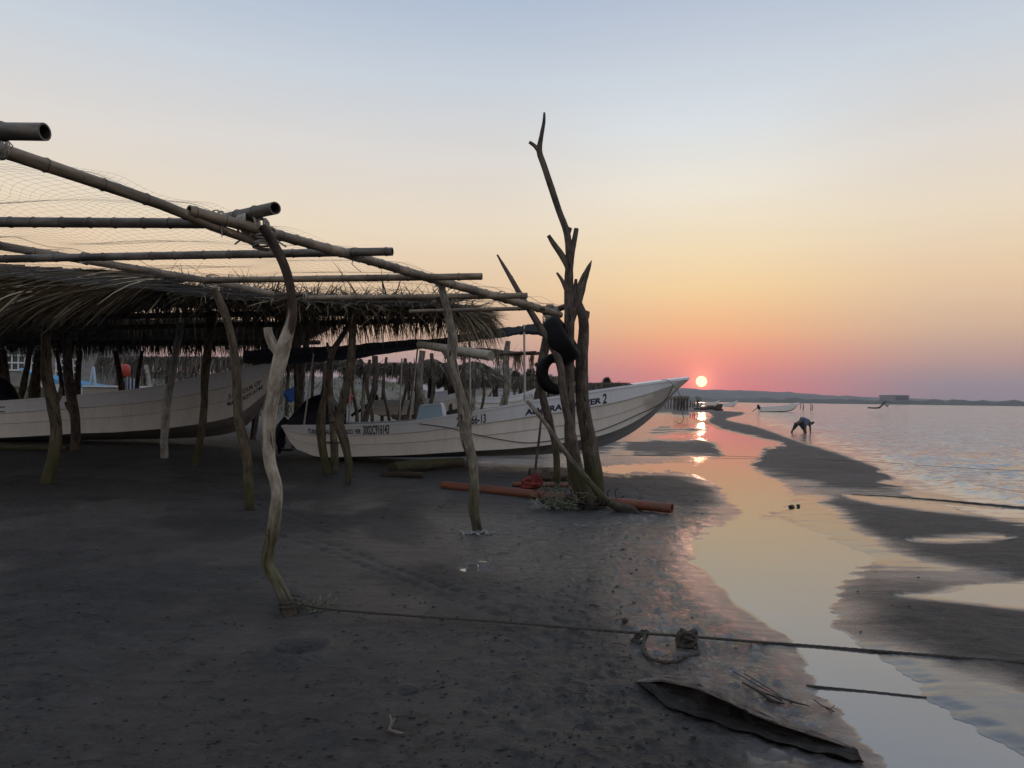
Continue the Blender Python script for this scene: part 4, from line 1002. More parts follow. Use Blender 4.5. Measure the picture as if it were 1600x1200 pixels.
# left boat (in the shade, bow to the right)
DL = 17.0
def lx2(px): return (px + 130) / F * DL
def lz2(px, py): return CZ + ((622 + (px - 800) * .0135) - py) / F * DL
L2 = lx2(427)
sh2 = [(-130, 630), (0, 627), (80, 621), (160, 614), (230, 606), (280, 595), (330, 582), (380, 571), (427, 561)]
kl2 = [(-130, 672), (-110, 690), (0, 692), (150, 690), (260, 688), (320, 684), (350, 678), (372, 667), (386, 648), (402, 622), (416, 590), (427, 564)]
bt2, surf2, shf2, kf2 = boat('fishing_boat', 'grey white fishing boat in deep shade at left, bow up under the thatch', (P(-130, 627, DL).x, DL + .85, 0), 0, L2, [(lx2(a) / L2, lz2(a, b_)) for a, b_ in sh2], [(lx2(a) / L2, lz2(a, b_)) for a, b_ in kl2], [(0, .75), (.3, .85), (.6, .84), (.78, .66), (.88, .44), (.95, .24), (1, .05)], WM, group='white fishing boats on the beach')
bz2 = lambda k: (lambda x: shf2(x / L2) - (shf2(x / L2) - kf2(x / L2)) * k)
lettering(bt2, surf2, 'JUCATOUR OP', lx2(345), bz2(.44), .15, M['ink'], 0, endx=lx2(392), bold=.003)
lettering(bt2, surf2, 'MAT.-3002916146', lx2(342), bz2(.56), .14, M['ink'], 0, endx=lx2(394), bold=.003)
lettering(bt2, surf2, '3002C', lx2(-40), bz2(.27), .20, M['ink'], 0, endx=lx2(7), bold=.003)
mb = MB(); o2 = Vector(bt2.location)
rows = []
for (pa, yt_, hw) in ((-60, 626, .2), (-30, 596, .35), (-8, 590, .38), (4, 598, .34), (14, 612, .24), (24, 624, .1)):
    row = []
    for k in range(11):
        th = math.pi * k / 10; q = P(pa, 628, DL + .4) - o2; h_ = (P(pa, yt_, DL + .4) - o2).z - q.z
        row.append((q.x, -.3 - math.cos(th) * hw, q.z + h_ * math.sin(th) ** .6 if 0 < k < 10 else q.z))
    rows.append(row)
mb.grid(rows); bpart(mb, 'engine_cover', M['cover'], bt2)
# boats farther up the beach
bsh = [(0, .62), (.3, .62), (.55, .70), (.75, .86), (.9, 1.05), (1, 1.18)]; bkl = [(0, .12), (.05, .03), (.5, 0), (.7, .05), (.82, .18), (.9, .42), (.96, .8), (1, 1.14)]
bbm = [(0, .70), (.3, .8), (.6, .78), (.78, .6), (.9, .34), (1, .04)]
def small_boat(label, px0, px1, pyb, D, mats=WM, group='white fishing boats on the beach', zoff=.15, hs=1.0, yaw=0, motor=False, name='fishing_boat', reg=None):
    a = P(px0, pyb, D); b_ = P(px1, pyb, D); ln = (b_.x - a.x)
    t, sf, s1, k1 = boat(name, label, (a.x, D + .8, a.z), yaw, ln, [(q, z * hs) for q, z in bsh], [(q, z * hs) for q, z in bkl], bbm, mats, group=group, fine=False)
    if motor:
        mb = MB(); mb.box((-.12, 0, .72 * hs), (.34, .28, .30), bev=.06, ry=.5); mb.tube([(-.12, 0, .62 * hs), (-.45, 0, .35 * hs), (-.8, 0, .12 * hs)], [.07, .06, .045], 8, .1); mb.box((-.85, 0, .1), (.10, .03, .26), ry=.9)
        bpart(mb, 'outboard_motor', M['black'], t)
    if reg: lettering(t, sf, reg, ln * .62, lambda x: s1(x / ln) - (s1(x / ln) - k1(x / ln)) * .27, .16 * hs, M['ink'], 0, sx=.9)
    return t
small_boat('cream boat with small outboard behind the crooked posts, bow hidden by the post', 582, 742, 652, 26, motor=True, hs=1.0)
small_boat('white boat pointing right under the pointed thatch umbrella', 640, 778, 648, 28.5, hs=1.5, reg='VER')
small_boat('low white boat behind the tall boat poles, left of the driftwood', 742, 862, 652, 24, hs=1.1, reg='DORADO')
small_boat('distant open boat afloat with raised outboard, near the bending person', 1189, 1252, 643.5, 104, group='boats out on the water', motor=True, hs=1.2, zoff=0)
small_boat('small far boat aground past the black driftwood, bow right', 1124, 1154, 636, 190, group='boats out on the water', hs=1.5)
small_boat('farthest boat, thin grey hull left of its neighbour at the far bend', 1092, 1126, 634, 200, group='boats out on the water', hs=1.3)
# blue boat on trestles by the house
BMt = dict(gunwale=M['blueboat'], upper_side=M['blueboat'], hull=M['white'], bottom=M['white'], inner=M['blueboat'])
a = P(215, 622, 31)
t, *_ = boat('fishing_boat', 'blue and white skiff with its bow raised before the white windows', (a.x, 31.5, a.z - .1), math.pi - .1, 5.9, [(0, .55), (.4, .65), (.7, .95), (1, 1.35)], [(0, .1), (.5, .1), (.8, .4), (1, 1.25)], [(0, .7), (.5, .85), (.8, .55), (1, .08)], BMt, group='white fishing boats on the beach', fine=False)

# ------------------------------------------------------------------ driftwood cluster
gD = G(905, 785); DD = gD.y
def trunk(label, pts, D0, mat, forks=(), seed=1, D1=None, name='driftwood', grp='driftwood trunks planted in the sand', rough=.1, sides=14, sink=.2, step=.08):
    W, RR = wpath(pts, D0, D1); t = thing(name, label, 'driftwood', W[0], grp)
    mb = MB(); mb.tube([W[0] - Vector((0, 0, sink))] + W, [RR[0] * 1.1] + RR, sides, step, rough, seed)
    for k, f_ in enumerate(forks): a_, r_ = wpath(f_, D0 if D1 is None else (D0 + D1) / 2); mb.tube(a_, r_, 9, .05, rough, seed + 7 + k)
    mb.build('trunk', mat, t); return t
trunk('tallest bare driftwood trunk with a thin forked tip against the sky', [(912, 784, 17), (902, 750, 12), (892, 700, 9), (890, 640, 8.5), (889, 580, 8), (889, 530, 7.5), (890, 480, 8), (889, 440, 7.5), (889, 400, 5.5), (886, 364, 5.5), (873, 328, 5), (862, 295, 5), (850, 258, 4.8), (843, 236, 5), (846, 212, 3.6), (850, 190, 2.8), (850.5, 176, 1.8)], DD, M['drift'],
      [[(844, 238, 4.5), (836, 228, 3), (827, 222, 2.4)], [(889, 432, 6), (893, 400, 4.4), (898, 372, 4), (901, 357, 3.6)], [(888, 420, 5), (880, 402, 5), (868, 385, 4.2), (857, 368, 3)], [(886, 455, 4), (877, 436, 2.8), (870, 426, 1.8)], [(887, 364, 5), (891, 356, 3.5)],
       [(891, 500, 8), (899, 478, 8.5), (906, 456, 7.5), (913, 435, 5.5), (919, 420, 3.6), (924.5, 407, .6)], [(896, 465, 5), (899, 448, 3.4), (900, 436, 2.4)]], 21, sides=16)
trunk('thick mossy driftwood trunk at the right of the cluster, stubbed top', [(932, 780, 13), (929, 745, 12.5), (922, 700, 12), (914, 655, 11), (909, 610, 10), (909, 560, 9), (912, 520, 8), (910, 495, 7.5), (902, 470, 6)], DD + .25, M['drift'], [[(911, 505, 7), (915, 493, 6.5), (917, 486, 5)], [(910, 612, 5), (905, 606, 4)], [(911, 522, 6), (918, 511, 3)]], 22, sides=18)
trunk('thin leaning pole crossing before the tyres, tip far left', [(920, 788, 14), (908, 755, 11), (898, 705, 7.5), (887, 650, 6.5), (879, 610, 6), (876, 575, 6.5), (866, 545, 7), (846, 515, 5.5), (825, 480, 4.6), (806, 448, 4), (792, 424, 3.2), (777, 398, 1.4)], DD - .35, M['drift'], [[(797, 434, 3), (800, 431, 3)]], 23)
trunk('slender straight stick slanting down to the right across the trunks', [(965, 795, 3.8), (950, 783, 4.6), (930, 763, 4.6), (908, 738, 4.4), (882, 705, 3.8), (855, 665, 3.6), (823, 626, 3)], DD - .55, M['post2'], [], 24, sink=.05)
t = thing('driftwood_root', 'pale curved root lying on wet sand by the orange pipe end', 'driftwood', G(975, 800))
a_, r_ = wpath([(952, 786, 6), (970, 793, 8), (985, 797, 8), (997, 804, 5), (1004, 808, 2)], DD - .6); MB().tube(a_, r_, 10, .04, .15, 5).build('root', M['post2'], t)
# log and debris at the base
def log(label, p0, p1, r_, mat='brown', seed=1, grp='logs used as boat rollers', name='log'):
    t = thing(name, label, 'log', p0, grp); MB().tube([p0, p0.lerp(p1, .5) + Vector((0, 0, .01)), p1], [r_, r_ * .97, r_ * .9], 16, .12, .06, seed).build('trunk', M[mat], t); return t
q0 = G(828, 757); log('dark log end behind the red bundle at the trunk feet', Vector((q0.x, q0.y + .25, .17)), Vector((q0.x + 1.1, q0.y + .5, .17)), .125, 'darkwood', 3)
q0 = G(610, 742); q1 = G(716, 735); log('thick brown log under the long boat, cut end facing left', Vector((q0.x, q0.y + .2, .17)), Vector((q1.x, q1.y + .7, .14)), .125, 'brown', 4)
q0 = G(594, 744); log('short thin log lying before the thick roller', Vector((q0.x, q0.y, .1)), Vector((q0.x + .75, q0.y + .1, .1)), .06, 'brown', 5)
# dark block cradle under the left side of the shelter
q0 = G(-20, 702); log('reddish planks of a low cradle under the shaded boat', Vector((q0.x, q0.y, .3)), Vector((q0.x + 1.7, q0.y, .3)), .06, 'drift', 6)
def fibre_heap(name, label, c, rad, n, mat, seed, th=.004, h=.25, cat='rope'):
    rr_ = random.Random(seed); mb = MB(); c = Vector(c)
    for k in range(n):
        a = c + Vector((rr_.gauss(0, rad[0] * .5), rr_.gauss(0, rad[1] * .5), abs(rr_.gauss(0, h * .5)) + .01)); pts = [a]
        dv = Vector((rr_.uniform(-1, 1), rr_.uniform(-.6, .6), rr_.uniform(-.5, .5)))
        for i in range(5):
            dv = (dv + Vector((rr_.uniform(-.9, .9), rr_.uniform(-.7, .7), rr_.uniform(-.8, .6)))).normalized(); a = a + dv * min(.045, rad[0] * .2)
            a.z = max(c.z + .005, a.z); pts.append(a.copy())
        mb.tube(pts, th * rr_.uniform(.6, 1.4), 5, .03)
    o = mb.build(name, mat, None); return tag(o, label, cat)
fibre_heap('tangled_net', 'tangle of pale cord and net scraps between the trunk feet', Vector((G(868, 782).x, DD - .5, G(868, 782).z)), (.30, .15), 90, M['greenrope'], 4, .0045, .34, 'net')
fibre_heap('root_tangle', 'dark roots and twigs packed round the driftwood feet', Vector((G(905, 786).x, DD - .2, G(905, 786).z)), (.42, .25), 120, M['twig'], 5, .008, .08, 'roots')
fibre_heap('weed_clump', 'small pale weed tuft beside the red bundle', Vector((G(838, 787).x, DD - .6, .05)), (.08, .06), 30, M['foam'], 6, .003, .08, 'weed')
# red bundle on a dark pole
g = G(830, 772); g.y -= .0
t = thing('red_bundle', 'crumpled red cloth bundle sitting on the orange pipe', 'cloth', g)
mb = MB(); mb.blob(P(831, 755, g.y + .25), (.15, .12, .10), 3, .3, 18); mb.blob(P(824, 762, g.y + .22), (.12, .1, .07), 4, .35, 16); mb.blob(P(838, 750, g.y + .25), (.09, .08, .09), 5, .35, 14); mb.build('cloth', M['redcloth'], t)
o = MB().tube([P(834, 757, g.y + .2), P(838, 720, g.y + .3), P(843, 680, g.y + .4), P(847, 640, g.y + .5)], [.022, .02, .018, .016], 8, .1, .1, 2).build('stake', M['darkwood'], None); tag(o, 'thin dark stake standing upright from the red bundle', 'stake')
# pipes
q0, q1 = G(692, 762), G(1050, 803)
def pipe(label, a, b_, r_, seed, th=True):
    o = MB().tube([a, b_], [r_, r_], 20, .4, 0.004, seed, hollow=True).build('pipe', M['pipe'], None); return tag(o, label, 'pipe', 'orange pipes')
pipe('long faded orange pipe lying on the sand past the trunk feet, open end right', Vector((q0.x, q0.y, .09)), Vector((q1.x, q1.y, .085)), .066, 1)
q2, q3 = G(800, 770), G(892, 773); pipe('short thin red pipe beside the log behind the trunk feet', Vector((q2.x, q2.y + .5, .11)), Vector((q3.x, q3.y + .5, .12)), .04, 2)
# tyres
def tyre(label, c, axis, Rr, rr):
    t = thing('tyre', label, 'tyre', c, 'tyres hung on the driftwood'); axis = Vector(axis).normalized(); ref = Vector((0, 0, 1)); u = axis.cross(ref).normalized(); v = axis.cross(u)
    pr_ = [(-1, .0), (-1.02, .4), (-.95, .75), (-.8, .95), (-.45, 1.03), (0, 1.05), (.45, 1.03), (.8, .95), (.95, .75), (1.02, .4), (1, 0), (.85, -.35), (.7, -.5), (.75, -.2), (.7, .4), (.3, .8), (-.3, .8), (-.7, .4), (-.75, -.2), (-.7, -.5), (-.85, -.35)]
    rows = []; n = 48
    for i in range(n + 1):
        th = 2 * math.pi * i / n; d_ = u * math.cos(th) + v * math.sin(th); row = []
        for (w_, h_) in pr_:
            k = 1.0
            if h_ > .9 and i % 2: k = .97
            row.append(tuple(Vector(c) + d_ * (Rr - rr + rr * h_ * k) + axis * w_ * rr * 1.15))
        rows.append(row)
    MB().grid(rows, close=True).build('rubber', M['black'], t); return t
tyre('upper black tyre wedged aslant between pole and trunks', P(876, 532, DD - .12), (.84, -.22, .52), .335, .125)
tyre('lower black tyre hanging behind the leaning pole', P(869, 584, DD + .05), (.42, -.88, .1), .29, .085)

# ------------------------------------------------------------------ ropes
def rope(name, label, pts, r_, mat='rope', cat='rope', twist=True, step=.03, group=None):
    mb = MB()
    if twist:
        base = [Vector(q) for q in pts]; P_ = []
        n = len(base)
        for i in range(n - 1):
            k = max(1, int((base[i + 1] - base[i]).length / step))
            a, b_, c_, d_ = base[max(i - 1, 0)], base[i], base[i + 1], base[min(i + 2, n - 1)]
            for j in range(k):
                t = j / k; P_.append(.5 * ((2 * b_) + (c_ - a) * t + (2 * a - 5 * b_ + 4 * c_ - d_) * t * t + (3 * b_ - a - 3 * c_ + d_) * t ** 3))
        P_.append(base[-1])
        for s_ in range(3):
            q_ = []
            for i, q in enumerate(P_):
                tg = (P_[min(i + 1, len(P_) - 1)] - P_[max(i - 1, 0)]).normalized(); sd_ = tg.cross(Vector((0, 0, 1))); sd_ = sd_.normalized() if sd_.length > .1 else Vector((1, 0, 0)); u2 = sd_.cross(tg)
                th = i * .9 + s_ * 2.094; q_.append(q + sd_ * math.cos(th) * r_ * .5 + u2 * math.sin(th) * r_ * .5)
            mb.tube(q_, r_ * .62, 5, 1e9)
    else: mb.tube(pts, r_, 6, step)
    o = mb.build(name, M[mat], None); return tag(o, label, cat, group)
def gp(px, py, dz=.03): return G(px, py, dz)
pts = [gp(470, 944, .10), gp(520, 952, .05), gp(640, 962, .03), gp(800, 973, .03), gp(960, 986, .04), gp(1030, 991, .06), gp(1095, 996, .02), gp(1180, 1002.5, .008), gp(1250, 1008, .001), gp(1420, 1021, .001), gp(1600, 1035, .006), gp(1760, 1046, .006)]
rope('long_rope', 'long dark taut rope running from the front post across the pool', pts, .0085, step=.02)
rope('short_rope', 'short straight dark rope piece floating in the pool', [gp(1260, 1071, -.001), gp(1350, 1080, -.001), gp(1448, 1090, -.001)], .006, step=.02)
rope('mooring_rope', 'thin mooring line across the sand bar to the sea', [P(955, 712, 18.3), gp(1080, 712, .04), gp(1180, 714, .02), gp(1370, 722, .03), gp(1450, 728, .05), gp(1600, 736, .05), gp(1750, 742, .05)], .005, twist=False, step=.4)
def hullpt(px, py, off=.02):
    x = lx(px); z = lz(px, py); q = surf(x, z, off); return Vector(q) + Vector(bt.location)
rope('bow_rope', 'slack dark rope hanging along the long boat side from its bow', [hullpt(1052, 603, .03), hullpt(1040, 628), hullpt(1000, 648), hullpt(940, 673), hullpt(880, 686), hullpt(830, 691), hullpt(790, 688), hullpt(740, 678), hullpt(700, 668), hullpt(656, 662)], .009, twist=False, step=.1)
a = hullpt(1045, 596, .03)
rope('bow_loop', 'thin line looped over the boat bow and hanging down', [a + Vector((-.15, .1, .03)), a + Vector((0, -.03, 0)), P(1064, 620, 14.6), P(1065, 640, 14.6), P(1068, 655, 14.6), P(1062, 662, 14.6), P(1055, 658, 14.6)], .006, twist=False, step=.05)
def coil(label, c, r_, turns, seed, tail=None, th=.010):
    rr_ = random.Random(seed); c = Vector(c); pts = []
    for i in range(turns * 10):
        a = i / 10 * 2 * math.pi; k = r_ * (1 + rr_.uniform(-.3, .3)); tl = rr_.uniform(-.35, .35)
        pts.append(c + Vector((math.cos(a) * k * .75, math.sin(a) * k * .5 * (.6 + .4 * math.sin(i * .23)), r_ * .55 + math.sin(a + i * .11) * k * .6)))
        if pts[-1].z < c.z + .008: pts[-1].z = c.z + .008
    if tail: pts += [Vector(q) for q in tail]
    return rope('rope_tangle', label, pts, th, step=.02, group='knotted rope tangles on the sand')
coil('smaller loose loop of knotted dark rope, left under the long rope', gp(1001, 1003, 0), .055, 2, 3, [gp(1005, 1015, .01), gp(1020, 1030, .01), gp(1045, 1034, .01), gp(1065, 1030, .01)])
coil('larger heap of knotted dark rope, right under the long rope', gp(1073, 1010, 0), .075, 4, 4, [gp(1090, 1020, .01), gp(1060, 1028, .01)], .012)
# rope and weed at the foot of the first post
g = G(455, 957)
coil_pts = [g + Vector((math.cos(a) * .078 - .01, math.sin(a) * .07, .03 + .0018 * k)) for k, a in enumerate(np.linspace(0, 15, 40))]
tag(MB().tube(coil_pts, .007, 6, .02).build('rope_collar', M['rope'], None), 'dark rope turns wound round the foot of the front post', 'rope')
fibre_heap('rope_frays', 'pale frayed rope bunch beside the front post foot', G(490, 953), (.11, .05), 80, M['greenrope'], 8, .0030, .03)
t = thing('shell_heap', 'whitish shell scraps heaped round the foot of the second post', 'shells', G(743, 834)); mb = MB(); rr_ = random.Random(4); c = G(743, 834)
for k in range(70): mb.blob(c + Vector((rr_.gauss(0, .10), rr_.gauss(0, .06), .005 + abs(rr_.gauss(0, .012)))), (rr_.uniform(.006, .02), rr_.uniform(.006, .016), .006), k, .3, 6)
mb.build('shells', M['foam'], t)

# ------------------------------------------------------------------ palm sheath and twigs in the foreground
def sheath():
    t = thing('palm_sheath', 'large folded dry palm sheath with pointed tip lying in the foreground', 'palm sheath', G(1130, 1100))
    backl = [(992, 1062), (1040, 1056), (1095, 1060), (1142, 1072), (1178, 1100), (1218, 1120), (1264, 1139), (1306, 1155), (1338, 1169)]
    crest = [(994, 1064), (1034, 1062), (1090, 1074), (1140, 1096), (1172, 1112), (1212, 1128), (1260, 1144), (1304, 1158), (1338, 1170)]
    ch = [.008, .045, .085, .095, .075, .055, .038, .02, .004]
    bot = [(998, 1070), (1030, 1098), (1062, 1116), (1110, 1130), (1160, 1147), (1215, 1163), (1275, 1179), (1325, 1189), (1350, 1194)]
    n = 64; A, Bq = [], []
    def at(tab, s_):
        k = min(7, int(s_)); f_ = s_ - k; a, b_ = tab[k], tab[k + 1]
        return a + (b_ - a) * f_ if not isinstance(a, tuple) else (a[0] + (b_[0] - a[0]) * f_, a[1] + (b_[1] - a[1]) * f_)
    for i in range(n):
        s_ = i / (n - 1) * 8; k0, c0_, b0, h_ = at(backl, s_), at(crest, s_), at(bot, s_), at(ch, s_)
        h_ *= 1 + .07 * math.sin(i * .8) + .05 * math.sin(i * 2.1)
        Cg = P(c0_[0], c0_[1], 1); r_ = ray(*c0_); zc = gz(*G(c0_[0], c0_[1])[:2]) + h_; Cr = C0 + r_ * ((zc - CZ) / r_.z)
        Bk = G(k0[0], k0[1], .004); Bk.y = max(Bk.y, Cr.y + h_ * .8); Bk.z = gz(Bk.x, Bk.y) - .005; Bg = G(b0[0], b0[1], .006 + .004 * math.sin(i * .7))
        row = [Bk.lerp(Cr, v_ / 7) + Vector((0, .02, .03)) * math.sin(v_ / 7 * math.pi) * (h_ / .09) + Vector((0, 0, .002 * math.sin(v_ * 2.7))) for v_ in range(8)]
        row.append(Cr + Vector((0, -.006, -.004))); A.append(row)
        foot = Vector((Cr.x, Cr.y + h_ * .55, gz(Cr.x, Cr.y) + .004)); row = [Cr + Vector((0, -.004, -.006)), Cr.lerp(foot, .4) + Vector((0, .014, 0)), Cr.lerp(foot, .8) + Vector((0, .014, 0)), foot]
        for j in range(1, 7):
            q = foot.lerp(Bg, j / 6); q.z = gz(q.x, q.y) + .006 + .003 * math.sin(j * 2.1 + i * .4) + (.014 if j == 6 else 0); row.append(q)
        Bq.append(row)
    for nm, rows, mt_, dz in (('outer_side', A, M['spathe'], -.003), ('inner_side', Bq, M['wetshade'], -.003)):
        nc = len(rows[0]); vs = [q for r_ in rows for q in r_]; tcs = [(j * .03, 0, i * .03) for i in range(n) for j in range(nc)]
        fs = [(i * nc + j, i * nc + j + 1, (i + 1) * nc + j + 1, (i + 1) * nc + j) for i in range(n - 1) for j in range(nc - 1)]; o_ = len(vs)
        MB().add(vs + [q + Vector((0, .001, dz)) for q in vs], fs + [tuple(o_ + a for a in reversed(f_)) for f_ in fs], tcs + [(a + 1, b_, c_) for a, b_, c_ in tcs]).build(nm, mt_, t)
sheath()
def stick(label, pts, r_, mat='twig', name='twig', grp='twigs scattered by the palm sheath', forks=()):
    mb = MB(); mb.tube(pts, r_ if isinstance(r_, list) else [r_] * len(pts), 6, .03, .15, 3)
    for f_ in forks: mb.tube(f_[0], f_[1], 5, .03, .1, 4)
    return tag(mb.build(name, M[mat], None), label, 'twig', grp)
stick('long thin straight twig, upper of the twigs by the sheath', [gp(1146, 1049, .03), gp(1195, 1077, .02), gp(1226, 1091, .01)], .0025)
stick('second thin twig running beside the long one', [gp(1163, 1052, .03), gp(1200, 1075, .02), gp(1222, 1087, .01)], .0025)
stick('thick blackish splintered twig under the thin ones', [gp(1160, 1066, .015), gp(1185, 1080, .02), gp(1205, 1094, .012), gp(1226, 1099, .01)], [.005, .008, .009, .004], forks=[([gp(1185, 1080, .02), gp(1210, 1088, .02), gp(1222, 1094, .01)], .005)])
stick('dark ragged twig reaching toward the pool edge', [gp(1215, 1087, .015), gp(1235, 1095, .012), gp(1265, 1103, .01)], [.004, .006, .002], forks=[([gp(1225, 1090, .015), gp(1238, 1100, .01)], .003)])
fr = [gp(1296, 1107, .012)]
stick('small forked plant bit at the pool edge', [gp(1272, 1093, .012), gp(1285, 1103, .012), gp(1298, 1108, .012)], .003, forks=[([gp(1298, 1108, .012), gp(1304, 1102, .015)], .002), ([gp(1298, 1108, .012), gp(1303, 1112, .01)], .003), ([gp(1290, 1106, .01), gp(1300, 1113, .01)], .003)])
stick('pale tan broken palm stub lying alone on the dark sand', [gp(609, 1118, .02), gp(613, 1130, .02), gp(608, 1141, .012), gp(630, 1146, .01)], [.004, .009, .009, .005], mat='spathe', grp=None, forks=[([gp(613, 1130, .02), gp(617, 1122, .02)], .004)])
o = tag(MB().blob(G(977, 970, .012), (.022, .018, .016), 3, .25, 8).build('dark_lump', M['stone'], None), 'small black lump on wet sand above the long rope', 'stone')
mb = MB().blob(G(1237, 791, .01), (.045, .03, .02), 5, .35, 8).blob(G(1241, 790, .01) + Vector((.06, 0, 0)), (.03, .02, .02), 6, .35, 8)
tag(mb.build('seaweed_clump', M['leaf'], None), 'small greenish weed clump in the orange shallows', 'seaweed')
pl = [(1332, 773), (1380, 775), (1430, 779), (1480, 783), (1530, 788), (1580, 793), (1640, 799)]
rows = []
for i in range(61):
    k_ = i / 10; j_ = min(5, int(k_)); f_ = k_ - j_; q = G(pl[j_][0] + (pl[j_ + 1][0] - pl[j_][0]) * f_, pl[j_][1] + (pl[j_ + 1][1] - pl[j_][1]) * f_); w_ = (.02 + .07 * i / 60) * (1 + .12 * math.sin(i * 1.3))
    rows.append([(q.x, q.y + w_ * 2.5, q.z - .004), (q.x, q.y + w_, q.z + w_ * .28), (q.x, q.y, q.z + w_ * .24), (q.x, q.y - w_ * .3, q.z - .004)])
tag(MB().grid(rows).build('wave_shadow_strip', M['stone'], None), kind='structure')  # dark raised strip standing in for the shadow line of a small wave
# scattered fine litter (uncountable)
mb = MB(); rr_ = random.Random(12)
cnt = 0
while cnt < 1100:
    px0 = rr_.uniform(0, 1450); py0 = 760 + 440 * rr_.random() ** .8
    if rr_.random() > (1 if px0 > 600 else .45): continue
    q = ground0(px0, py0, .04); f1 = fields(np.array([q.x]), np.array([q.y]))
    if f1[5][0] > .62 and rr_.random() > .12: continue
    if f1[3][0] > -6 or f1[2][0] > -10 or (px0 > 1100 and rr_.random() > .08): continue
    z = float(height(np.array([q.x]), np.array([q.y]), f1)[0]); s_ = rr_.uniform(.002, .0075) * (1 + q.y * .06)
    if rr_.random() < .16:
        a = rr_.uniform(0, 6.28); l_ = rr_.uniform(.03, .10); mb.tube([(q.x, q.y, z + .004), (q.x + math.cos(a) * l_ * .5, q.y + math.sin(a) * l_ * .5, z + .012), (q.x + math.cos(a + .3) * l_, q.y + math.sin(a + .3) * l_, z + .004)], .0025, 4, .05)
    else: mb.blob((q.x, q.y, z + s_ * .2), (s_ * rr_.uniform(.8, 2), s_ * rr_.uniform(.7, 1.3), s_ * .6), cnt, .35, 5)
    cnt += 1
tag(mb.build('beach_litter', M['stone'], None), kind='stuff', label='dark specks, twigs and crumbs strewn over the wet sand', cat='litter')

# ------------------------------------------------------------------ person gathering in the shallows
def skin_person():
    g = P(1258, 677, 34.5); D = 34.5; base = Vector((g.x, D, -.02))
    t = thing('person', 'person in blue shirt and dark trousers bending over with hands in the shallow water', 'person', base)
    def q(px, py, dy=0): v_ = P(px, py, D + dy); return v_
    def skinned(name, chains, mat):
        verts, edges, rad = [], [], []
        for ch in chains:
            st = len(verts)
            for i, it in enumerate(ch):
                if isinstance(it, int): prev = it; continue
                co, r_ = it
                verts.append(tuple(co - base)); rad.append(r_); cur = len(verts) - 1
                if i > 0: edges.append((prev, cur))
                prev = cur
        me = bpy.data.meshes.new(name); me.from_pydata(verts, edges, []); me.materials.append(mat)
        o = bpy.data.objects.new(name, me); sc.collection.objects.link(o); o.parent = t
        o.modifiers.new('s', 'SKIN'); sv = me.skin_vertices[0].data
        for i, r_ in enumerate(rad): sv[i].radius = (r_, r_); sv[i].use_root = (i == 0)
        sb = o.modifiers.new('sub', 'SUBSURF'); sb.levels = 2; sb.render_levels = 2
        dg = bpy.context.evaluated_depsgraph_get(); m2 = bpy.data.meshes.new_from_object(o.evaluated_get(dg)); o.modifiers.clear(); o.data = m2
        m2.polygons.foreach_set('use_smooth', [True] * len(m2.polygons)); return o
    hip = q(1248, 657.5)
    # trousers and legs: pelvis, rear leg stretched left, front leg bent down
    skinned('body', [[(hip, .135), (q(1254, 656.5), .14), (q(1260, 658), .15), (q(1264, 659.5), .115), (q(1266.5, 660.5), .055), (q(1269, 661.5), .075), (q(1270, 663), .07)],
                     [0, (q(1245, 662, .06), .10), (q(1241, 668, .08), .068), (q(1237.5, 674, .1), .045), (q(1236, 675.5, .1), .04), (q(1239, 675.8, .1), .035)],
                     [0, (q(1254, 665, -.1), .105), (q(1257, 672, -.1), .08), (q(1257.5, 677, -.1), .055), (q(1259, 678, -.1), .05)],
                     [2, (q(1259.5, 662, -.2), .062), (q(1258.5, 668, -.24), .05), (q(1259, 674, -.24), .04), (q(1260, 677, -.24), .03)],
                     [3, (q(1265.5, 664, .16), .058), (q(1266, 670, .18), .045), (q(1266, 675, .18), .034), (q(1267.5, 677, .18), .03)]], M['skin'])
    skinned('shirt', [[(q(1249.5, 656.8), .165), (q(1254, 656.2), .165), (q(1260, 657.6), .172), (q(1263.5, 659), .13)], [2, (q(1259.4, 661, -.2), .085), (q(1258.8, 666, -.23), .07)], [2, (q(1264, 662.5, .16), .085), (q(1265.5, 666, .17), .07)]], M['shirt'])
    skinned('trousers', [[(q(1247.5, 657.8), .155), (q(1245, 662, .06), .118), (q(1241.5, 667.5, .08), .085), (q(1239, 671.5, .09), .065)], [0, (q(1253, 664, -.1), .125), (q(1256.5, 671, -.1), .10)]], M['trouser'])
    skinned('hair', [[(q(1268.4, 659.9), .088), (q(1270.5, 660.8), .088), (q(1271.3, 662), .07)]], M['hair'])
skin_person()

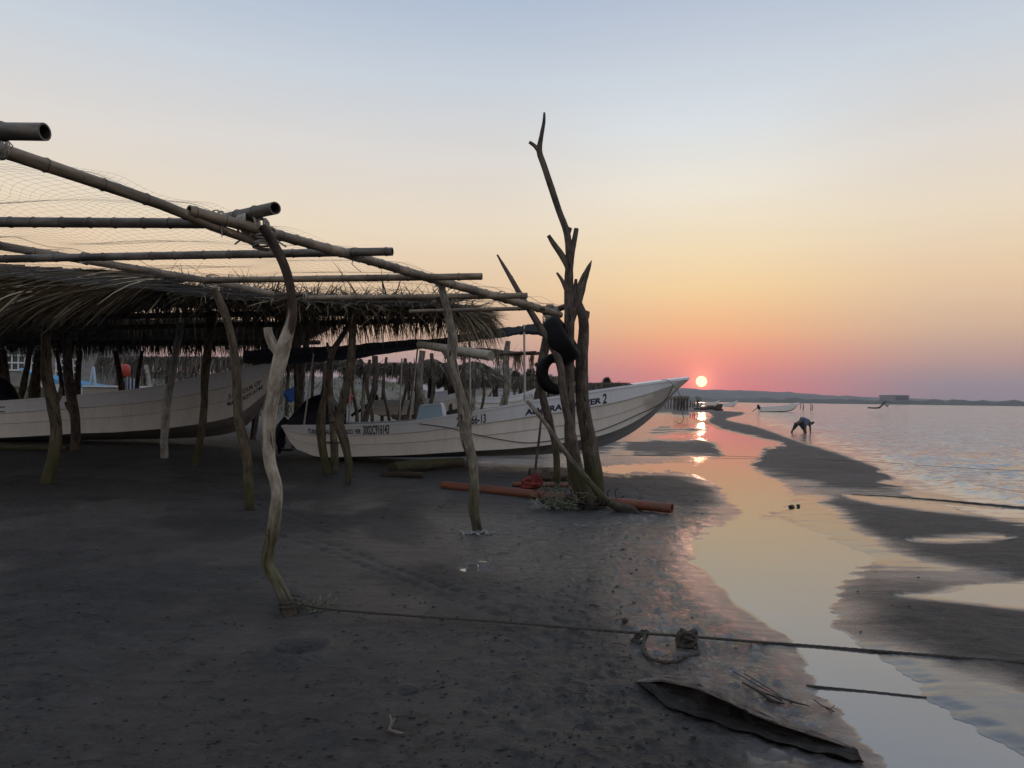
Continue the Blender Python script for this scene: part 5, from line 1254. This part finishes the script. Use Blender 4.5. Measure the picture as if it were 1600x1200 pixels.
# ------------------------------------------------------------------ things farther off
def stakes(label, lst, D, grp, name='stake'):
    for k, (a, y0, b_, y1, r_) in enumerate(lst):
        p0, p1 = P(a, y0, D), P(b_, y1, D); p0.z -= .3
        o = MB().tube([p0, p0.lerp(p1, .5) + Vector((.02 * D / 20, 0, 0)), p1], [r_ * D / F, r_ * D / F, r_ * .7 * D / F], 6, .6, .1, k).build(name, M['darkwood'], None)
        tag(o, label[k] if isinstance(label, list) else label, 'stake', grp)
stakes(['slim stake standing in the water just off the afloat boat bow', 'left of the two thin stakes farther out in the water', 'right of the two thin stakes farther out in the water', 'stub stake at the bow of the afloat boat'], [(1254.5, 639, 1254.5, 630, .7), (1266.5, 639, 1266.2, 630.5, .6), (1269, 639, 1268.8, 631, .5), (1250.5, 636, 1250.3, 630, .6)], 108, 'stakes in the water')
stakes('thin dark stake among the far shacks below the sun', [(1078, 634, 1078, 625, 1), (1082, 634, 1082, 627, .8), (1084.5, 634, 1084.5, 626, .8), (1089, 635, 1087.5, 619, .7), (1089.5, 635, 1092, 619, .7), (1090, 636, 1090, 624, .8), (1094.5, 636, 1094.5, 623.5, .8), (1066, 634, 1066, 622, .8), (1072, 636, 1072.5, 620, 1.2), (1061, 634, 1061, 622, .8)], 115, 'stakes by the far shacks')
o = MB().tube([P(1356, 637, 120), P(1374, 637, 120), P(1380, 630, 120), P(1385, 626.5, 120)], [.12, .16, .16, .05], 6, .6, .1, 3).tube([P(1380, 631, 120), P(1386, 634, 120), P(1388.5, 633, 120)], .08, 5, .6).tube([P(1385, 636, 120), P(1388, 633.5, 120)], .06, 5).build('driftwood_branch', M['darkwood'], None)
tag(o, 'lone bent branch sticking out of the water right of the person', 'driftwood')
D = 75
o = MB().tube([P(1084, 639, D), P(1100, 638.5, D), P(1112, 636.5, D), P(1120, 638.5, D), P(1130, 640.5, D)], [.1, .18, .22, .2, .06], 8, .4, .15, 3).tube([P(1116, 637.5, D), P(1124, 634, D), P(1129, 632.5, D)], [.2, .25, .1], 8, .3, .2, 5).tube([P(1122, 640, D), P(1125, 636, D), P(1128, 633, D)], [.3, .22, .1], 8, .3, .2, 6).build('driftwood_log', M['darkwood'], None)
tag(o, 'black driftwood log sprawled across the far sand spit', 'driftwood')
def far_shack(label, x0, x1, y0, D):
    a, b_ = P(x0, y0, D), P(x1, y0, D); g_ = Vector(((a.x + b_.x) / 2, D, 0)); t = thing('beach_shack', label, 'shack', g_, 'far beach shacks')
    MB().box((g_.x, D, a.z), (b_.x - a.x, 3, .35), bev=.08).build('roof', M['thatch2'], t)
    for i in range(4):
        for dy in (-1.2, 1.2): MB().tube([(a.x + (b_.x - a.x) * (i + .3) / 4, D + dy, -.1), (a.x + (b_.x - a.x) * (i + .3) / 4 + .1, D + dy, a.z)], .09, 6, 1).build('post', M['darkwood'], t)
far_shack('larger far beach shack with flat roof, just right of the boat bow', 1056, 1074, 620.5, 105)
far_shack('smaller far beach shack hidden partly by the boat bow', 1040, 1058, 622, 130)
# thatched row and umbrella palapas behind the boats
def hip_roof(label, cx, ypk, x0, x1, ye, D, seed, posts=4, name='thatch_umbrella', nb=2600, drop=.2, cat='palapa', grp='pointed thatch palapas'):
    pk = P(cx, ypk, D); a, b_ = P(x0, ye, D), P(x1, ye, D); hw = (b_.x - a.x) / 2; cx_ = (a.x + b_.x) / 2; gzz = gz(cx_, D)
    t = thing(name, label, cat, (cx_, D, gzz), grp); r_ = np.random.default_rng(seed)
    th = r_.uniform(0, 2 * np.pi, nb); k = r_.uniform(0, .86, nb) ** .6
    def rim(th): 
        c_, s_ = np.cos(th), np.sin(th); m_ = np.maximum(np.abs(c_), np.abs(s_)) ** .7
        return np.stack([cx_ + c_ / m_ * hw, D + s_ / m_ * hw * .8, np.full_like(c_, a.z)], -1)
    pkv = np.array([pk.x, D, pk.z]); rm = rim(th); q = pkv[None] * (1 - k)[:, None] + rm * k[:, None]; q[:, 2] += r_.uniform(0, .08, nb) + .12 * hw * np.sin(k * np.pi)
    dr_ = rm - pkv[None]; dr_ /= np.linalg.norm(dr_, axis=1, keepdims=True)
    pr = [blades(nb, q, dr_, .45, .05, .25, seed, .12)]
    th = r_.uniform(0, 2 * np.pi, nb // 2); rm = rim(th); dr_ = rm - pkv[None]; dr_[:, 2] = -1.2 * hw; dr_ /= np.linalg.norm(dr_, axis=1, keepdims=True); pr.append(blades(nb // 2, rm, dr_, drop, .045, .4, seed + 1, .15))
    thatch_obj('thatch', pr, M['thatch2'], t)
    ths = np.linspace(0, 2 * np.pi, 25); rm = rim(ths); rows = [[tuple(pkv * (1 - s_) + r0_ * s_ + np.array([0, 0, .12 * hw * math.sin(s_ * math.pi) - .03])) for r0_ in rm] for s_ in (0.001, .3, .6, 1)]
    MB().grid(rows).build('roof_base', M['thatch2'], t, False)
    for i in range(posts):
        an = math.pi / 4 + i * 2 * math.pi / posts; x_, y_ = cx_ + math.cos(an) * hw * .95, D + math.sin(an) * hw * .75
        MB().tube([(x_, y_, gz(x_, y_) - .1), (x_ + .05, y_, (gzz + a.z) / 2), (x_, y_, a.z + .1)], .08, 7, .4, .12, i).build('post', M['darkwood'], t)
    return t
hip_roof('pointed thatch palapa with smooth peak, below the pale pole end', 741, 567, 688, 790, 597, 27, 200)
hip_roof('pointed thatch palapa left of the bigger pointed one, half behind the post', 676, 562, 628, 712, 592, 31, 210)
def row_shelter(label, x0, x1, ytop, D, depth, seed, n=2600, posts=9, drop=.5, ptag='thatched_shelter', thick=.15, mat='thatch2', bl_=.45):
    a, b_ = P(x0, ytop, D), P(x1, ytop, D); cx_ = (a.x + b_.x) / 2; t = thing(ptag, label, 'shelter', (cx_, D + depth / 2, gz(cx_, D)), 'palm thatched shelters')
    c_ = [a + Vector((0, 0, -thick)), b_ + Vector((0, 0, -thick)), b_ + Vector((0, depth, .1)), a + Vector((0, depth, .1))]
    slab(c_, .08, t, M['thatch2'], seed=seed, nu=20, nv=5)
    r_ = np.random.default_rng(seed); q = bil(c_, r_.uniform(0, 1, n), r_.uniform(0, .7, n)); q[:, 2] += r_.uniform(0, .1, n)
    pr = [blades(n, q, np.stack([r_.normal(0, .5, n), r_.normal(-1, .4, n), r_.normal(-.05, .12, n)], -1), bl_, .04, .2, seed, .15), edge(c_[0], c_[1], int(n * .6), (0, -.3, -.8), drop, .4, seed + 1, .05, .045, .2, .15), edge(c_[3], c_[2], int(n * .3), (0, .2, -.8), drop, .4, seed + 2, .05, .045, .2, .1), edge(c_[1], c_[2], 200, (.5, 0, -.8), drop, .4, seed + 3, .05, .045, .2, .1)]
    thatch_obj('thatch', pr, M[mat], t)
    for i in range(posts):
        for dy in (.2, depth - .3):
            x_ = a.x + (b_.x - a.x) * (i + .4 + .15 * math.sin(i * 7)) / posts; y_ = D + dy; tz = c_[0].z
            MB().tube([(x_, y_, gz(x_, y_) - .1), (x_ + .12 * math.sin(i * 3.3), y_, tz * .5), (x_ + .05, y_, tz)], .065 * (1 + .4 * math.sin(i * 2.2)), 7, .4, .15, i).build('post', M['darkwood' if i % 3 else 'post2'], t)
    return t
row_shelter('thatched row shelter seen between the crooked posts, before the grassy bank', 535, 690, 567, 23, 4, 300, posts=2, drop=.3)
row_shelter('thatched shelter with slanted poles behind the engine cover', 425, 532, 560, 24, 3.5, 310, posts=2, drop=.3, n=1500)
row_shelter('far thatch row behind the left boat bow, before the white railing', 150, 440, 557, 33, 3, 340, posts=4, drop=.8, n=2400)
row_shelter('long far thatch row behind the hanging tyres', 800, 885, 588, 40, 7, 320, posts=9)
row_shelter('farthest brown thatch row above the long boat bow', 880, 985, 598, 52, 10, 330, posts=8, n=2000)
# bare pole shelter right of the canopy
t = thing('pole_frame', 'bare pole frame with a few hanging frond rags against the pink sky', 'pole frame', Vector((P(790, 650, 19).x, 19, .1)))
o = MB().tube([P(787, 652, 19) - Vector((0, 0, .3)), P(786, 640, 19), P(793, 600, 19), P(790, 570, 19), P(794, 533, 19)], [.12, .11, .10, .09, .07], 10, .15, .15, 3).build('post', M['post2'], t)
MB().tube([P(700, 548, 20), P(760, 547, 19.4), P(800, 552, 19), P(850, 552, 18.8)], [.04, .06, .055, .04], 8, .3, .1, 5).build('cross_pole', M['brown'], t)
MB().tube([P(730, 556, 20), P(780, 553, 19), P(838, 550, 18.6)], .03, 8, .3, .1, 6).build('cross_pole', M['brown'], t)
r_ = np.random.default_rng(55); n_ = 420; q = lerp3(np.array(P(690, 552, 20)), np.array(P(800, 552, 19.2)), r_.uniform(0, 1, n_)); q[:, 1] += r_.uniform(0, 1.2, n_)
q2 = np.concatenate([np.repeat(np.array([P(px0, 553, 19)]), 22, 0) for px0 in (781, 806, 811, 831)]); q2 += r_.normal(0, .05, q2.shape)
thatch_obj('thatch', [blades(n_, q, np.stack([r_.normal(.6, .5, n_), r_.normal(0, .5, n_), r_.normal(0, .08, n_)], -1), .6, .03, .1, 56, .1), blades(len(q2), q2, np.repeat(np.array([[0, 0, -1.0]]), len(q2), 0), .55, .03, .1, 57, .15)], M['thatch'], t)
for k, (xb, xt, D, rp, mm, yt) in enumerate([(572, 586, 18.5, 6.5, 'darkwood', 556), (606, 604, 18.5, 3, 'darkwood', 558), (624, 633, 18.5, 3.6, 'darkwood', 560), (663, 660, 18.2, 7.5, 'post2', 548), (673, 674, 19.5, 4.5, 'darkwood', 552), (580, 578, 21, 3.5, 'brown', 562), (642, 641, 21, 3, 'brown', 566), (735, 727, 19, 4, 'brown', 540), (752, 753, 21.5, 3, 'darkwood', 575), (555, 556, 20, 3.4, 'brown', 556), (494, 506, 20, 4, 'darkwood', 560), (848, 843, 21, 9, 'brown', 600)]):
    x0 = (xb - 800) / F * D; a = Vector((x0, D, gz(x0, D))); b_ = P(xt, yt, D); r1 = rp * D / F * .72
    o = MB().tube([a - Vector((0, 0, .15)), a.lerp(b_, .3) + Vector((-.07 * (-1) ** k, 0, 0)), a.lerp(b_, .65) + Vector((.08 * (-1) ** k, 0, 0)), b_], [r1, r1 * 1.1, r1, r1 * .9], 9, .2, .16, 400 + k).build('wooden_post', M[mm], None)
    tag(o, ['stout dark bent post right of the red float', 'very thin wavy post behind the white hull lettering', 'thin dark post, second past the wavy one', 'stout grey post left of the light blue console', 'dark post close behind the stout grey one', 'brown thin post behind the bent dark one', 'thin brown post behind the grey stout post', 'tall brown post behind the forked second post', 'thin post under the pointed palapa', 'brown post beside the boat pole over the engine', 'dark slanting post over the engine cover', 'thick ragged post behind the lower tyre'][k], 'post', 'wooden posts behind the long boat')

# ------------------------------------------------------------------ house, wall, railing and clutter on the left
def windows():
    D = 38; a, b_ = P(-80, 530, D), P(137, 612, D); t = thing('house', 'grey house with white gridded windows, seen under the left thatch', 'house', ((a.x + b_.x) / 2, D + 2, gz(-20, D)))
    MB().box(((a.x + b_.x) / 2, D + 2.5, (a.z + 1.0) / 2 + .7), (b_.x - a.x, 5, a.z + 1.0)).build('wall', M['wall'], t, False)
    for (x0, x1, y0, y1, nx, ny) in ((-70, 3, 549, 577, 5, 2), (9, 70, 556, 578, 6, 2), (58, 72, 556, 588, 2, 3), (88, 103, 561, 590, 2, 3), (115, 124, 562, 591, 1, 3)):
        p0, p1 = P(x0, y1, D - .02), P(x1, y0, D - .02); w_, h_ = p1.x - p0.x, p1.z - p0.z; cx_, cz_ = (p0.x + p1.x) / 2, (p0.z + p1.z) / 2
        wd = MB().box((cx_, D - .01, cz_), (w_, .03, h_)).build('window', M['glass'], t, False)
        mb = MB()
        for i in range(nx + 1): mb.box((p0.x + w_ * i / nx, D - .05, cz_), (.07, .04, h_))
        for i in range(ny + 1): mb.box((cx_, D - .08, p0.z + h_ * i / ny), (w_ + .1, .04, .08))
        o = mb.build('frame', M['white'], wd, False)
    MB().box((P(6, 560, D).x, D - .15, 2.2), (.28, .25, 5)).build('corner_post', M['white'], t, False)
windows()
def garden_wall():
    D = 36; a, b_ = P(126, 552, D), P(215, 600, D); o = MB().box(((a.x + b_.x) / 2, D + .15, (a.z + .8) / 2), (b_.x - a.x, .3, a.z - .8 + 1.6), bev=.03).build('stone_wall', M['wall'], None); tag(o, 'rough grey wall panel right of the house windows', 'wall')
    D = 34; t = thing('railing', 'white wooden railing standing right of the red buoy', 'railing', (P(250, 600, D).x, D, gz(P(250, 600, D).x, D)))
    for py in (583, 590): a, b_ = P(204, py, D), P(300, py - 1, D); MB().box((a + b_) / 2, (b_.x - a.x, .06, .09)).build('rail', M['white'], t, False)
    for k in range(7):
        px0 = 206 + k * 15; a, b_ = P(px0, 579, D), P(px0, 598, D); MB().box((a + b_) / 2, (.1, .08, a.z - b_.z), bev=.01).build('rail_post', M['white'], t, False)
    D = 30; a, b_ = P(130, 605, D), P(300, 603, D); t = thing('reed_fence', 'low bleached plank fence with white cap, below the blue skiff', 'fence', ((a.x + b_.x) / 2, D, .4))
    mb = MB()
    for k in range(90): x_ = a.x + (b_.x - a.x) * k / 89; mb.box((x_, D + .01 * (k % 3), (a.z + .2) / 2 + .02 * math.sin(k * 3)), (.05, .03, a.z - .2))
    mb.build('planks', M['tie'], t, False); MB().box(((a.x + b_.x) / 2, D, a.z + .05), (b_.x - a.x, .16, .07)).build('cap', M['white'], t, False)
garden_wall()
D = 27
t = thing('buoy', 'bright red orange buoy hanging before the white railing', 'buoy', P(195, 580, D)); mb = MB(); c = P(195, 580, D); rows = []
for i in range(11):
    ph = math.pi * i / 10; rr2 = math.sin(ph) ** .6 * .2; rows.append([(c.x + math.cos(q) * rr2, c.y + math.sin(q) * rr2, c.z + math.cos(ph) * .28) for q in np.linspace(0, 2 * math.pi, 17)])
mb.grid(rows); mb.build('float', M['red'], t); MB().tube([c + Vector((0, 0, .27)), c + Vector((0, 0, .6))], .012, 6, .2).build('line', M['rope'], t)
o = MB(); a, b_ = P(196, 588, 26), P(204, 612, 26)
rows = [[(a.x - .15 + (b_.x - a.x + .3) * i / 8, 26 + .1 * math.sin(i), a.z + (b_.z - a.z) * j / 6 - .1 * abs(i - 4) / 4) for i in range(9)] for j in range(7)]
st = bpy.data.materials.new('striped cloth'); st.use_nodes = True; n = st.node_tree; wv_ = nd(n, 'ShaderNodeTexWave'); wv_.inputs['Scale'].default_value = 4; n.links.new(nmap(n, wpos(n), (1, 0, 1.2)), wv_.inputs[0]); n.links.new(nramp(n, wv_.outputs[0], [(.45, (.02, .03, .07)), (.55, (.5, .55, .6))]), n.nodes['Principled BSDF'].inputs['Base Color'])
tag(o.grid(rows).build('striped_cloth', st, None), 'navy and white striped cloth draped under the red buoy', 'cloth')
o = MB().tube([P(141, 602, 29), P(146, 573, 29)], .05, 6, 1).tube([P(149, 602, 29), P(146, 573, 29)], .05, 6, 1).build('trestle', M['lightblue'], None); tag(o, 'light blue A shaped trestle before the stone wall', 'trestle')
o = MB().box(P(232, 590, 30), (.18, .05, 1.1), ry=-.22, bev=.02).build('plank', M['pale'], None); tag(o, 'pale plank leaning against the white railing', 'plank')
a = P(460, 615, 23); o = MB().box(a, (.62, .5, .42), rz=.3, ry=-.5, bev=.05).build('crate', M['blue'], None); tag(o, 'tilted bright blue crate behind the engine cover', 'crate')
a = P(432, 608, 25); mb = MB().blob(a, (.35, .3, .62), 8, .08, 12); tag(mb.build('white_sack', M['white'], None), 'pale upright sack between the two crooked posts', 'sack')
t = thing('float', 'red orange float hung on posts above the engine', 'float', P(542, 620, 19)); MB().blob(P(543, 621, 19), (.14, .13, .16), 9, .15, 12).build('ball', M['red'], t)
a = P(605, 650, 20); tag(MB().box(G(652, 668) * 0 + P(632, 655, 20), (.75, .3, .14), rz=.2, ry=.25, bev=.03).build('wood_block', M['brown'], None), 'broken wood block on the sand behind the boat', 'wood')
# car
def car():
    D = 42; a, b_ = P(672, 627, D), P(724, 605, D); L_ = 3.9; cx_ = (a.x + b_.x) / 2; g_ = a.z; t = thing('parked_car', 'white parked car seen between the posts beyond the boats', 'car', (cx_, D, g_))
    prof = [(-1.95, .35), (-1.98, .75), (-1.5, .92), (-1.15, .98), (-.65, 1.42), (.5, 1.48), (1.3, 1.05), (1.85, .95), (1.97, .6), (1.92, .32)]
    rows = [[(cx_ + x_, D + s_ * (.8 - (.12 if z_ > 1.1 else 0)), g_ + z_) for x_, z_ in prof] for s_ in (-1, -.5, .5, 1)]
    mb = MB().grid(rows); mb.add(rows[0], [tuple(range(10))]); mb.add(rows[-1], [tuple(reversed(range(10)))]); mb.build('body', M['carpaint'], t)
    mb = MB(); mb.add([(cx_ + x_, D - .83, g_ + z_) for x_, z_ in ((-1.05, 1.0), (-.6, 1.36), (.45, 1.4), (1.05, 1.05), (.9, .98))], [(0, 1, 2, 3, 4)]); mb.build('side_window', M['glass'], t, False)
    for x_ in (-1.25, 1.25):
        mb = MB(); mb.tube([(cx_ + x_, D - .86, g_ + .32), (cx_ + x_, D - .62, g_ + .32)], .32, 18, .3); mb.build('wheel', M['black'], t)
car()
building('beach_house', 'flat roofed pale house with rooftop tank, under the pink sky', 770, 576, 800, 592, 75, 8, M['wall2'], 1, 2, tank=True)
building('low_wall_house', 'long low pale building behind the tyres', 800, 586, 862, 594, 82, 8, M['wall2'], 1, 6)
building('blue_roof_house', 'far house block with bluish roof, left of the pointed palapa', 686, 571, 702, 592, 80, 8, M['wall2'], 1, 2)
def tree(label, px0, pyt, pyb, D, wpx, seed):
    a, b_ = P(px0, pyt, D), P(px0, pyb, D); h_ = a.z - b_.z; t = thing('tree', label, 'tree', b_, 'small far trees'); MB().tube([b_ - Vector((0, 0, 1)), b_.lerp(a, .5)], [.12, .08], 6, 1).build('trunk', M['darkwood'], t)
    r_ = np.random.default_rng(seed); n_ = 900; d_ = r_.normal(0, 1, (n_, 3)); d_ /= np.linalg.norm(d_, axis=1, keepdims=True); q = np.array([a.x, D, (a.z + b_.z) / 2 + h_ * .1])[None] + d_ * r_.uniform(.2, 1, n_)[:, None] * np.array([wpx * D / F, wpx * D / F, h_ * .45])
    thatch_obj('crown', [blades(n_, q, d_, .35, .12, .2, seed, .4, 2)], M['leaf'], t)
tree('small bushy tree by the driftwood post, against the pink sky', 829, 579, 592, 72, 6, 1); tree('tiny tree in front of the low pale building', 806, 582, 592, 70, 4, 2); tree('small dark tree above the far thatch row', 948, 592, 603, 90, 4, 3)
# grass tufts on the bank
r_ = np.random.default_rng(77); n_ = 16000; X_ = r_.uniform(-26, -2.5, n_); Y_ = 27 + 26 * r_.uniform(0, 1, n_) ** 1.4; cl = fbm(X_ * .5, Y_ * .35, 91); kx = cl > .5; X_, Y_ = X_[kx], Y_[kx]; n_ = len(X_); Z_ = height(X_, Y_)
v_, f_, t_ = blades(n_, np.stack([X_, Y_, Z_], -1), np.stack([r_.normal(0, .4, n_), r_.normal(0, .4, n_), np.ones(n_)], -1), .32, .035, .3, 78, .2, 2)
M['grass'] = thatch_mat('bank grass', (.035, .06, .015), (.10, .13, .04))
tag(npmesh('grass', v_, f_, M['grass'], {'tc': t_}, False), 'green grass growing on the bank behind the boats', 'grass', kind='stuff')

# ------------------------------------------------------------------ haze
HZ = True
if HZ:
    me = bpy.data.meshes.new('haze'); x0, x1, y0, y1, z0, z1 = -2600, 3800, -120, 2600, -3, 95
    vs = [(x, y, z) for x in (x0, x1) for y in (y0, y1) for z in (z0, z1)]
    me.from_pydata(vs, [], [(0, 1, 3, 2), (4, 6, 7, 5), (0, 4, 5, 1), (2, 3, 7, 6), (0, 2, 6, 4), (1, 5, 7, 3)])
    hm = bpy.data.materials.new('haze'); hm.use_nodes = True; n = hm.node_tree; n.nodes.clear()
    vo = n.nodes.new('ShaderNodeVolumePrincipled'); vo.inputs['Color'].default_value = (.80, .84, 1, 1); vo.inputs['Density'].default_value = .00024; vo.inputs['Anisotropy'].default_value = .2
    oo = n.nodes.new('ShaderNodeOutputMaterial'); n.links.new(vo.outputs[0], oo.inputs['Volume']); me.materials.append(hm)
    o = bpy.data.objects.new('haze', me); sc.collection.objects.link(o); tag(o, kind='stuff', label='thin evening haze over the bay', cat='haze')
